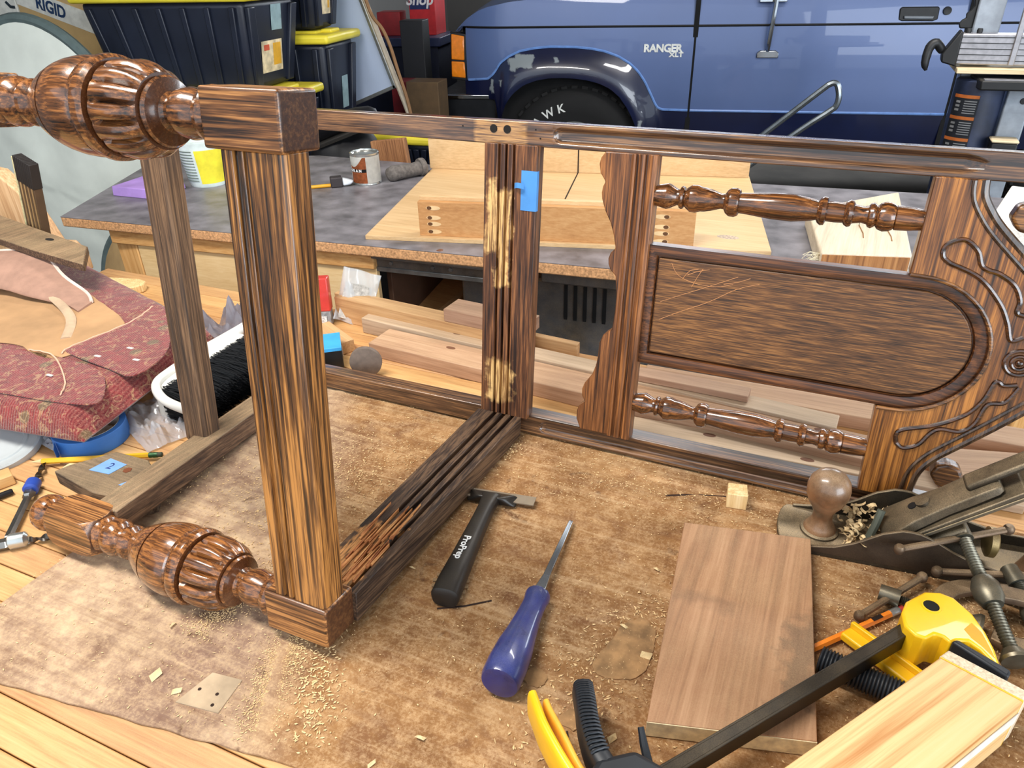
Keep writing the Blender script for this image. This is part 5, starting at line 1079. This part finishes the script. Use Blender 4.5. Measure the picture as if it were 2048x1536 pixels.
plank(.50, .93, .520, .060, BZ, .030, 14, fir[0], 'pinkish board at the right behind the crest')
plank(-.43, -.34, .498, .050, BZ, .022, -28, fir[1], 'short pine block beside the blue box', 'pine_offcut')
# packaging
t = thing('red_drill_box', 'red and grey packaged box on end beside the pine beam', 'box', (-.455,.560,BZ), (R(-8),0,R(28)))
MB().box(-.028,.028,-.013,.013,.026,.085).build('red_cover', plain('red_plastic_card', (206,62,54), .35, coat=.4), t, bevel=.002)
MB().box(-.027,.027,-.012,.012,0,.026).build('grey_base', plain('silver_card', (150,152,154), .4, var=.4, vscale=120), t, bevel=.001)
MB().box(-.024,.020,-.0136,-.013,.006,.018).build('barcode_label', plain('label_white2', (222,222,220), .5, var=.3, vscale=400), t)
t = thing('plastic_package', 'clear plastic package with printed card leaning on the red box', 'package', (-.405,.585,BZ), (R(-18),R(16),R(20)))
MB().grid(10, 12, lambda u, v: (-.03+.065*u, .006*math.sin(u*9+v*4)+.004*mnoise.noise(Vector((u*5,v*5,1))), .095*v), two=(0,.006,0)).build('clear_film', clearmat('clear_film', (226,232,236), .45, .08), t, angle=60)
MB().box(-.022,.026,-.002,.002,.006,.070).build('printed_card', plain('grey_card', (196,194,188), .6, var=.3, vscale=160), t)
MB().box(.004,.020,-.0026,-.002,.014,.024).build('dark_print', plain('print_black', (30,32,34), .6), t)
t = thing('blue_bit_box', 'small box with blue top and black front beside the wooden disc', 'box', (-.352,.432,BZ), (0,0,R(38)))
MB().box(-.045,.035,-.020,.034,0,.040).build('box_body', plain('carton_black', (18,18,20), .45), t, bevel=.001)
MB().box(-.0452,.0352,-.0202,.0342,.034,.0408).build('blue_lid', plain('cyan_card', (64,164,224), .4), t, bevel=.001)
text('G', .022, plain('print_grey', (196,190,188), .5), 'lettering', t, (.0356,.010,.017), (R(90),0,R(90)), .0003, bold=.0012)
t = thing('sanding_disc', 'round grey-brown disc standing against the boards', 'disc', (-.268,.436,BZ), (0,0,R(25)))
MB().lathe([(-.004,.0235),(-.0035,.0245),(.0035,.0245),(.004,.0235)], 36, 'y', c=(0,.0247)).build('disc_face', plain('abrasive_brown', (112,98,88), .8, var=.15, vscale=90), t)

# ---------------------------------------------------------------- pile on the left of the bench
def fabric_mat():
    m, nt, b = newmat('red_damask'); L = nt.links.new; v = objcoord(nt)
    n1 = noise(nt, v, 38, 3, .5, 2.2); n2 = noise(nt, objcoord(nt, (1,1,1), (0,0,0), (.3,.9,0)), 60, 4, .6, 1.2)
    vo = node(nt, 'ShaderNodeTexVoronoi'); vo.inputs['Scale'].default_value = 22; L(v, vo.inputs['Vector'])
    sp = node(nt, 'ShaderNodeSeparateXYZ'); L(v, sp.inputs[0])
    rib = mth(nt, 'SINE', mth(nt, 'MULTIPLY', mth(nt, 'ADD', sp.outputs[0], mth(nt, 'MULTIPLY', sp.outputs[1], .25)), 1500.0))
    c = ramp(nt, [(.3, (84,22,28)), (.7, (128,36,42))], n2).outputs[0]
    c = mixc(nt, mth(nt, 'MULTIPLY_ADD', rib, .10, .10), c, lin((190,120,100)))
    f = ramp(nt, [(.0, (1,1,1,1)), (.16, (1,1,1,1)), (.22, (0,0,0,1))], vo.outputs['Distance']).outputs[0]
    c = mixc(nt, mth(nt, 'MULTIPLY', f, .75), c, lin((92,84,56)))
    le = ramp(nt, [(.56, (0,0,0,1)), (.585, (1,1,1,1)), (.615, (1,1,1,1)), (.64, (0,0,0,1))], n1).outputs[0]
    c = mixc(nt, mth(nt, 'MULTIPLY', le, .55), c, lin((176,146,104)))
    dn = ramp(nt, [(.5, (0,0,0,1)), (.66, (1,1,1,1))], noise(nt, v, 500, 2)).outputs[0]
    c = mixc(nt, mth(nt, 'MULTIPLY', dn, .28), c, lin((186,150,126)))
    L(c, b.inputs['Base Color']); setin(b, rough=.9, spec=.2, sheen=.3); bump(nt, b, mth(nt, 'ADD', rib, mth(nt, 'MULTIPLY', n2, 3.0)), .35, .0008); return m
damask = fabric_mat()
def build_cushion():
    t = thing('seat_cushion', 'upturned chair seat covered in red patterned damask fabric', 'cushion', (-.72,.27,.0275), (0,R(-1.5),0))
    q = lambda x, y: (x+.72, y-.27)
    C4 = [(-.460,.100),(-.515,.388),(-1.05,.575),(-.99,.035)]
    def top(u, v):
        a = Vector(C4[0]).lerp(Vector(C4[3]), u); b = Vector(C4[1]).lerp(Vector(C4[2]), u); p = a.lerp(b, v)
        e = min(u, v, 1-v, 1)*9; e = max(0, min(1, e*1.2)); h = .034*(1-(1-e)**2.6)+.0018*mnoise.noise(Vector((p.x*26,p.y*26,0)))
        return (*q(p.x,p.y), max(.004,h))
    mb = MB(); nx, ny = 60, 44; mb.grid(nx, ny, top)
    rim = [(i,0) for i in range(nx+1)]+[(nx,j) for j in range(1,ny+1)]+[(i,ny) for i in range(nx-1,-1,-1)]+[(0,j) for j in range(ny-1,0,-1)]
    idx = [j*(nx+1)+i for i, j in rim]; n0 = len(mb.v); mb.v += [(mb.v[k][0]*.985, mb.v[k][1]*.985, 0) for k in idx]; m = len(idx)
    mb.f += [(idx[k], idx[(k+1) % m], n0+(k+1) % m, n0+k) for k in range(m)]; mb.f.append(tuple(range(n0, n0+m)))
    mb.build('fabric_cover', damask, t, angle=80)
    def patch(P, z, th, nm, mt, par, amp=.0012, sub=5):
        P = [(p[0],p[1],0) for p in P]; P = smoothpts(P, sub, closed=True) if sub > 1 else P
        rn = random.Random(len(P)); pts = [(*q(p[0]+rn.uniform(-amp,amp), p[1]+rn.uniform(-amp,amp)),) for p in P]
        return MB().prism(pts, z, z+th).build(nm, mt, par, bevel=.0008)
    tan = plain('tan_board', (178,140,100), .85, var=.14, vscale=14, bumps=.25, bscale=500)
    patch([(-1.02,.165),(-.93,.160),(-.838,.205),(-.74,.222),(-.672,.205),(-.632,.217),(-.622,.28),(-.645,.335),(-.744,.381),(-.86,.42),(-1.0,.455),(-1.04,.43),(-1.05,.25)], .0348, .0022, 'plywood_underside', tan, t)
    patch([(-.6464,.2408),(-.6317,.326),(-.6483,.396),(-.6085,.3884),(-.545,.335),(-.4897,.2704),(-.4805,.2083),(-.5337,.2126),(-.6246,.2258)], .0360, .0022, 'folded_hem', damask, t, .0008, 3)
    patch([(-.80,.185),(-.70,.212),(-.640,.215),(-.545,.205),(-.480,.160),(-.478,.130),(-.60,.115),(-.80,.10)], .0352, .0018, 'folded_hem', damask, t, .0008, 3)
    th = plain('frayed_thread', (222,176,150), .9)
    for P in ([(-.648,.396),(-.632,.335),(-.646,.245),(-.640,.222)], [(-.70,.214),(-.645,.212),(-.56,.165),(-.53,.135)]):
        MB().tube([(*q(p[0],p[1]), .0388+.0006*math.sin(i*2.1)) for i, p in enumerate(smoothpts([(a,b,0) for a,b in P], 8))], .0011, 5).build('frayed_edge', th, t)
    for x, y in ((-.56,.27),(-.585,.235),(-.52,.245),(-.60,.17)): MB().box(*[v for a, b in zip((*q(x,y),.0384), (*q(x+.011,y-.004),.0392)) for v in (min(a,b),max(a,b))]).build('staple', plain('staple_bright', (226,220,208), .4), t)
    return t
build_cushion()
def build_felt():
    t = thing('felt_padding', 'curled pinkish felt padding resting on the red seat', 'felt padding', (-.93,.42,.064))
    q = lambda p: (p[0]+.93, p[1]-.42, p[2]-.064)
    felt = plain('pink_felt', (164,128,110), .95, var=.12, vscale=40, bumps=.5, bscale=300); fuzz = plain('felt_fuzz', (222,200,186), .95)
    a = smoothpts([(-1.16,.43,.085),(-1.05,.42,.105),(-.95,.435,.110),(-.86,.405,.088),(-.80,.395,.070),(-.765,.375,.067)], 5)
    b = smoothpts([(-1.20,.30,.066),(-1.08,.30,.072),(-.97,.345,.076),(-.88,.345,.074),(-.80,.350,.068),(-.755,.340,.066)], 5)
    n = len(a)-1
    def f(u, v):
        i = min(n, round(u*n)); p = Vector(a[i]).lerp(Vector(b[i]), v); p.z += .012*math.sin(math.pi*v)*(1-u); return q(p)
    MB().grid(n, 12, f, two=(0,0,-.004)).build('felt_sheet', felt, t, angle=70)
    MB().tube([q(p) for p in a], .0028, 6).build('fuzzy_edge', fuzz, t)
    b2 = smoothpts([(-1.00,.355,.070),(-.90,.372,.074),(-.82,.352,.070),(-.74,.315,.066),(-.685,.262,.0655)], 6)
    MB().tube([q(p) for p in b2], .0075, 8, flat=.35).build('felt_strip', plain('cream_batting', (190,164,136), .95, bumps=.3, bscale=300), t, angle=70)
build_felt()
def build_oldplank():
    t = thing('broken_oak_rail', 'broken dark oak piece with a hole on top of the felt', 'wood piece', (-1.0,.46,.112), (0,R(3),0))
    A = [(-.18,.055),(.13,.010),(.195,-.052),(.06,-.045),(-.18,-.02)]
    ob = MB().hexa([(x,y,0) for x, y in A], [(x,y,.014) for x, y in A]).build('rail_piece', oak_dusty, t, bevel=.0015)
    MB().hexa([(.131,.0106,.001),(.1965,-.0520,.001),(.188,-.048,.001),(.128,.008,.001)],[(.131,.0106,.013),(.1965,-.0520,.013),(.188,-.048,.013),(.128,.008,.013)]).build('torn_end', plain('torn_fibre', (106,80,52), .95, var=.5, vscale=260, bumps=1, bscale=300), t, smooth=False)
    MB().lathe([(.013,.007),(.0145,.007)], 16, 'z', M=Matrix.Translation((.045,.003,0)) @ Matrix.Diagonal((1.4,.7,1,1))).build('screw_hole', gap, t)
    MB().hexa([(-.18,-.03,.012),(-.08,-.046,.012),(-.08,-.015,.012),(-.18,.02,.012)],[(-.18,-.03,.024),(-.10,-.046,.017),(-.09,-.015,.017),(-.18,.02,.026)]).build('split_chunk', wood('split_oak', (120,84,48), (186,144,92), (222,188,136), 'X', .8, 1, .9, bumps=1), t)
build_oldplank()
def build_rule():
    t = thing('folding_rule', 'folded wooden rule standing upright with black tips', 'folding rule', (-1.072,.512,.040), (0,R(16),R(-8)))
    dkw = wood('rule_wood', (96,72,46), (150,118,76), (186,152,104), 'Z', 1, 1, .7); tip = plain('black_rule_tip', (34,28,26), .6); dk2 = plain('rule_shadow_wood', (84,62,40), .7)
    for k in range(10):
        x = -.026+.0056*k
        sl = MB().box(x, x+.0038, -.008+.0006*(k%2), .008, 0, .220).build('rule_slat', (dkw, dk2)[k%2] if k else plain('rule_face', (206,196,150), .6, var=.2, vscale=150), t, bevel=.0005)
        if k: MB().box(x-.0003, x+.0049, -.0088, .0088, .176, .2245).build('rule_tip', tip, sl, bevel=.001)
    for k in range(12): MB().box(-.0264, -.0258, -.007, -.002, .02+.016*k, .0212+.016*k).build('scale_mark', tip, t)
build_rule()
def build_handscrew():
    t = thing('wooden_handscrew', 'pale wooden handscrew clamp behind the folding rule', 'clamp', (-1.18,.585,BZ), (0,0,R(12)))
    bw = wood('beech_jaw', (190,144,100), (214,172,126), (230,192,150), 'Z', .5, .6, .6)
    MB().prism([(-.10,0),(.03,0),(.06,.03),(.035,.10),(.01,.165),(-.03,.205),(-.10,.215)], -.018, .018, 'y').build('jaw', bw, t, bevel=.003)
    MB().prism([(.02,0),(.105,0),(.105,.038),(.085,.062),(.05,.062)], -.030, .010, 'y').build('jaw', bw, t, bevel=.003)
    MB().lathe([(-.034,.004),(-.031,.0045)], 10, 'y', c=(.085,.045)).build('pivot_pin', steel, t)
    MB().lathe([(-.16,.012),(-.15,.018),(-.07,.020),(-.06,.016)], 18, 'x', c=(-.02,.165), M=Matrix.Translation((0,-.045,0))).build('handle', bw, t)
build_handscrew()
tag(MB().prism([(-.06,-.022),(.03,-.024),(.05,-.016),(.058,0),(.05,.016),(.03,.024),(-.06,.022)], 0, .016).build('wooden_paddle', bpy.data.materials['pale_maple'], bevel=.002, loc=(-.925,.548,BZ), rot=(0,0,R(12))), 'round-ended pale wooden paddle behind the red seat', 'wood piece')

def build_tape():
    t = thing('tape_roll', 'roll of blue masking tape partly under the red seat', 'tape roll', (-.518,.148,BZ))
    b_ = MB(); n = 56
    prof = [(0,.0375),(0,.0460),(.0245,.0460),(.0245,.0375)]
    vs = []; fs = []
    for k in range(n):
        a = 2*math.pi*k/n; vs += [(r*math.cos(a), r*math.sin(a), z) for z, r in prof]
    for k in range(n):
        for i in range(4): fs.append((k*4+i, k*4+(i+1) % 4, ((k+1) % n)*4+(i+1) % 4, ((k+1) % n)*4+i))
    b_.add(vs, fs).build('tape', plain('blue_roll', (58,118,196), .6, var=.08), t, bevel=.0008)
    MB().lathe([(.0003,.0374),(.0246,.0374)], 48, caps=False).build('paper_core', plain('core_paper', (206,206,202), .8), t)
    MB().grid(10, 10, lambda u, v: (.03*(u-.5)*1.6, .03*(v-.5)*1.6, .008+.014*abs(mnoise.noise(Vector((u*5,v*5,3))))), two=(0,0,.0008)).build('crumpled_paper', plain('crumpled_paper', (226,216,196), .9), t, angle=15)
    MB().grid(6, 3, lambda u, v: (-.046*math.sin(.15-u*.3)-.010*u*0, -.0462-.012*u, .003+.020*v), two=(.0003,0,0)).build('loose_end', bpy.data.materials['blue_roll'], t)
build_tape()
def build_lid():
    t = thing('tub_cover', 'round white plastic cover leaning at the left edge of the bench', 'cover', (-.612,.078,.0085), (R(11),0,R(42)))
    w = plain('white_lid', (176,182,184), .35, var=.04)
    MB().lathe([(-.008,.0515),(-.008,.0535),(.002,.0545),(.004,.052),(.0025,.049),(.0015,.040),(.0030,.0385),(.0030,.0345),(.0010,.033),(.0012,.006),(.0030,.005),(.0030,0)], 56).build('lid_disc', w, t, angle=25)
build_lid()
build_pencil('yellow_pencil', (-.540,.072), (-.392,.150), (226,178,40), 'yellow pencil with green ferrule beside the blue tape roll', plain('green_ferrule', (52,92,56), .4, .5), plain('dark_eraser', (60,70,52), .7))
def build_cornerblock():
    t = thing('corner_block', 'dark triangular corner block with blue tape marked 2', 'wood block', (-.40,.09,BZ))
    q = lambda x, y: (x+.40, y-.09)
    A = [(-.476,.062),(-.470,.078),(-.438,.122),(-.385,.124),(-.335,.096),(-.312,.066),(-.318,.058),(-.395,.050)]
    MB().prism([q(*p) for p in A], 0, .0185).build('block', wood('dusty_dark_block', (52,42,36), (88,72,58), (124,104,84), 'X', .9, .8, .8, dust=(DUST,.3)), t, bevel=.0012)
    MB().lathe([(.0180,.0055),(.0190,.0055)], 6, 'z', c=q(-.392,.098)).build('bolt_hole', plain('orange_hole', (120,66,36), .8), t)
    tp = MB().prism([q(-.437,.080),q(-.406,.083),q(-.402,.106),q(-.432,.108)], .0186, .0190).build('tape_label', plain('pale_blue_tape', (124,168,232), .75), t)
    text('2', .017, plain('ink_blue', (40,60,120), .6), 'written_2', tp, (*q(-.418,.0955), .0191), (0,0,R(8)), .0001)
    MB().prism([q(-.378,.072),q(-.362,.074),q(-.348,.100),q(-.362,.103)], .0186, .0190).build('tape_label', bpy.data.materials['pale_blue_tape'], t)
build_cornerblock()
tag(MB().grid(10, 6, lambda u, v: (.06*u, .035*v+.008*u, .001+.012*u*u+.003*math.sin(u*4+v*3)), two=(0,0,.0006)).build('masking_tape_scrap', plain('cream_tape', (232,208,158), .8), loc=(-.495,.072,BZ), rot=(0,0,R(-2))), 'torn cream masking tape scrap beside the corner block', 'tape scrap')
def build_bit(p0, p1, label, collar, shank, fl=.045, r=.0042):
    d = Vector(p1)-Vector(p0); a = math.atan2(d.y,d.x); L = d.length
    t = thing('drill_bit', label, 'drill bit', (p0[0],p0[1],BZ), (0,0,a))
    n = 40; secs = []
    for k in range(n+1):
        x = fl*k/n; tw = 9*k/n; rr = r*(min(1, .25+k/5))
        secs.append([(x, rr*math.cos(tw+c)*(1 if i % 2 == 0 else .55), .006+rr*math.sin(tw+c)*(1 if i % 2 == 0 else .55)) for i, c in enumerate([0,R(50),R(180),R(230)])])
    loft(secs).build('flutes', plain('dark_twist_steel', (96,88,80), .3, .9), t, angle=30)
    MB().lathe([(fl-.002,.0042),(fl+.001,.0085),(fl+.016,.0088),(fl+.018,.0065)], 20, 'x', c=(0,.0088)).build('collar', collar, t)
    MB().lathe([(fl+.016,.0045),(fl+.020,.0068),(fl+.028,.0068),(fl+.030,.0045),(L-.002,.0045),(L,.0038)], 6, 'x', c=(0,.0068)).build('hex_shank', shank, t, smooth=False)
build_bit((-.522,.080), (-.428,-.037), 'drill bit with blue depth collar at the left edge', plain('blue_collar', (40,72,160), .4), plain('bright_shank', (176,174,170), .25, 1))
build_bit((-.372,.000), (-.450,-.066), 'drill bit with steel stop collar by the lower chair leg', plain('steel_collar', (190,194,192), .3, .9), plain('grey_shank', (150,146,140), .3, 1))
t = thing('wood_stick', 'short pale stick beside the blue-collared drill bit', 'wood strip', (-.553,.004,BZ), (0,0,R(66)))
MB().box(-.045,.045,-.011,.011,0,.014).build('stick', pineX[1], t, bevel=.001); 
tag(MB().lathe([(0,.004),(.09,.004),(.092,.003)], 10, 'x', c=(0,.004)).build('black_marker', plain('marker_black', (20,20,22), .4), loc=(-.546,-.058,BZ), rot=(0,0,R(66))), 'thin black marker lying beside the pale stick', 'marker')

def build_brush():
    t = thing('dust_brush', 'bench dust brush with white handle and black bristles lying on its side', 'brush', (-.452,.30,BZ), (0,0,R(2)))
    w = plain('white_brush_plastic', (220,218,210), .4, var=.06)
    P = smoothpts([(.050,-.088,.034),(.018,-.096,.050),(-.012,-.078,.058),(-.022,-.040,.058),(-.026,.02,.056),(-.030,.075,.052),(-.022,.100,.056),(-.030,.16,.050),(-.036,.25,.040)], 6)
    MB().tube(P, [.0062]*24+[.0078]*(len(P)-24), 12, flat=1.1).build('handle', w, t, angle=60)
    MB().hexa([(-.024,-.078,.004),(-.004,-.084,.004),(-.010,.100,.004),(-.032,.095,.004)],[(-.020,-.078,.056),(.000,-.084,.056),(-.006,.100,.056),(-.028,.095,.056)]).build('head', w, t, bevel=.006, seg=3)
    bl = plain('black_bristle', (14,15,18), .5, spec=.3)
    MB().hexa([(-.006,-.082,.006),(.048,-.078,.001),(.048,.088,.001),(-.008,.095,.006)],[(-.004,-.082,.054),(.050,-.076,.040),(.048,.088,.040),(-.006,.095,.054)]).build('bristle_core', bl, t, bevel=.006)
    rnd = random.Random(9); bb = MB()
    for k in range(2600):
        y = rnd.uniform(-.083,.096); z = rnd.uniform(.004,.056); e = rnd.uniform(.050,.062)
        dy, dz = rnd.gauss(0,.006), rnd.gauss(-.006,.004)
        z2 = max(.001, z*.80+dz+.004); p = Vector((-.004,y,z)); p2 = Vector((e,y+dy,z2)); m_ = (p+p2)/2+Vector((0,rnd.gauss(0,.002),.003)); r_ = .0005
        vs = []
        for c in (p, m_, p2): vs += [(c.x,c.y+r_,c.z),(c.x,c.y-r_,c.z),(c.x,c.y,c.z+r_*1.5)]
        bb.add(vs, [(0,1,4,3),(1,2,5,4),(2,0,3,5),(3,4,7,6),(4,5,8,7),(5,3,6,8)])
    stuff(bb.build('bristles', bl, t))
build_brush()
def film(nm, C4, h, seed, mt, label, loc, n=26):
    o = Vector(loc)
    def f(u, v):
        p = (Vector(C4[0]).lerp(Vector(C4[1]), u)).lerp(Vector(C4[3]).lerp(Vector(C4[2]), u), v)
        k = abs(mnoise.noise(Vector((u*4,v*4,seed))))+.5*abs(mnoise.noise(Vector((u*9,v*9,seed+4))))
        return (p.x-o.x, p.y-o.y, .002+h*k*min(1, 6*min(u,v,1-u,1-v)+.15))
    return tag(MB().grid(n, n, f, two=(0,0,.0004)).build(nm, mt, angle=22, loc=loc), label, 'plastic bag')
poly = clearmat('polythene', (206,208,214), .30, .12)
film('plastic_bag', [(-.555,.205),(-.420,.150),(-.395,.215),(-.505,.285)], .030, 2.0, poly, 'crumpled clear plastic bag between the red seat and the brush', (-.47,.21,BZ))
film('grey_plastic_bag', [(-.640,.420),(-.480,.385),(-.500,.520),(-.600,.535)], .055, 7.0, clearmat('smoky_polythene', (150,146,156), .55, .12), 'smoky plastic bag behind the white brush handle', (-.55,.46,BZ))
film('white_plastic_scrap', [(-.585,.112),(-.535,.105),(-.525,.140),(-.575,.150)], .012, 4.0, clearmat('white_polythene', (206,210,216), .6, .2), 'white plastic scrap between the lid and tape roll', (-.555,.125,BZ), 12)

# ---------------------------------------------------------------- sawdust and shavings
def sawdust():
    rnd = random.Random(21); mb = MB()
    def flake(x, y, z, s_):
        a = rnd.uniform(0,6.28); l = s_*rnd.uniform(.6,1.8); w = s_*rnd.uniform(.25,.6); h = s_*rnd.uniform(.1,.5)
        c, s2 = math.cos(a), math.sin(a)
        vs = [(x+l*c, y+l*s2, z+h), (x-w*s2, y+w*c, z+.0002), (x-l*c, y-l*s2, z+h*rnd.uniform(0,1.2)), (x+w*s2, y-w*c, z+.0002), (x, y, z+h*.6+.0006)]
        mb.add(vs, [(0,1,4),(1,2,4),(2,3,4),(3,0,4)])
    def ok(x, y):
        return -.36 < x < .60 and (-.17+.137*(x+.35)) < y < .40
    def line(p, q_, n, sp, s_):
        for k in range(n):
            t_ = rnd.random(); x = p[0]+(q_[0]-p[0])*t_+rnd.gauss(0,sp); y = p[1]+(q_[1]-p[1])*t_+rnd.gauss(0,sp)
            if ok(x,y): flake(x, y, -.0006, s_)
    for k in range(14000):
        x, y = rnd.uniform(-.36,.60), rnd.uniform(-.17,.40)
        if ok(x,y) and mnoise.noise(Vector((x*7,y*7,2)))+rnd.uniform(-.5,.5) > .05: flake(x, y, -.0006, rnd.choice((.0005,.0006,.0008,.0012)))
    line((-.02,-.11),(-.07,.05),2600,.010,.0009); line((-.14,-.05),(-.12,.06),1200,.010,.0010); line((.03,-.10),(-.02,-.02),300,.012,.0016)
    line((-.20,.06),(-.13,.20),600,.045,.0013); line((-.26,.15),(-.05,.30),900,.05,.0014); line((.02,.33),(-.04,.36),400,.008,.0013)
    line((.10,.30),(.45,.36),500,.03,.0012); line((.20,-.02),(.27,.16),500,.02,.0016); line((.20,-.07),(.34,-.03),250,.02,.0016); line((.42,.20),(.56,.26),700,.03,.0012)
    o = mb.build('sawdust', plain('sawdust_cream', (232,198,146), .9, var=.15, vscale=90), smooth=False)
    stuff(o); return tag(o, 'fine sawdust and small shavings scattered over the cardboard', 'sawdust')
sawdust()
chipm = plain('chip_cream', (236,208,156), .8, var=.2, vscale=60)
rnd = random.Random(77)
proto = MB().add([(-.006,-.003,0),(.005,-.004,.001),(.007,.002,.003),(-.004,.004,.002),(0,0,.0045)], [(0,1,4),(1,2,4),(2,3,4),(3,0,4),(3,2,1,0)])
base = None
for x, y, s_ in ((-.165,-.055,1.1),(-.135,-.105,1.6),(-.105,-.110,1.3),(.115,-.065,1.2),(.205,-.02,1.4),(.235,.11,1.1),(.262,.085,1.5),(.258,-.005,1.2),(.245,.195,1.0),(.29,-.03,1.3),(-.06,.24,1.0),(.01,.10,.9),(.09,-.10,1.1),(.45,.205,.9),(.36,-.02,1.2)):
    if base is None: o = base = proto.build('wood_chip', chipm, smooth=False)
    else: o = base.copy(); COL.objects.link(o)
    o.location = (x,y,-.0008); o.rotation_euler = (0,0,rnd.uniform(0,6)); s_ *= .6; o.scale = (s_,s_*rnd.uniform(.4,1),s_*1.4)
    tag(o, 'small pale wood chip lying loose on the cardboard', 'wood chip', 'loose chips on the cardboard')
t = thing('fibre_scrap', 'patch of torn ribbed cardboard by the black scraper', 'cardboard scrap', (.058,.098,-.0008), (0,0,R(20)))
for k in range(6): MB().box(-.022+.003*abs(k-2.5), .018-.002*abs(k-2.5), -.022+.0075*k, -.018+.0075*k, 0, .002).build('ridge', plain('ridge_tan', (150,122,88), .9), t, bevel=.0006)
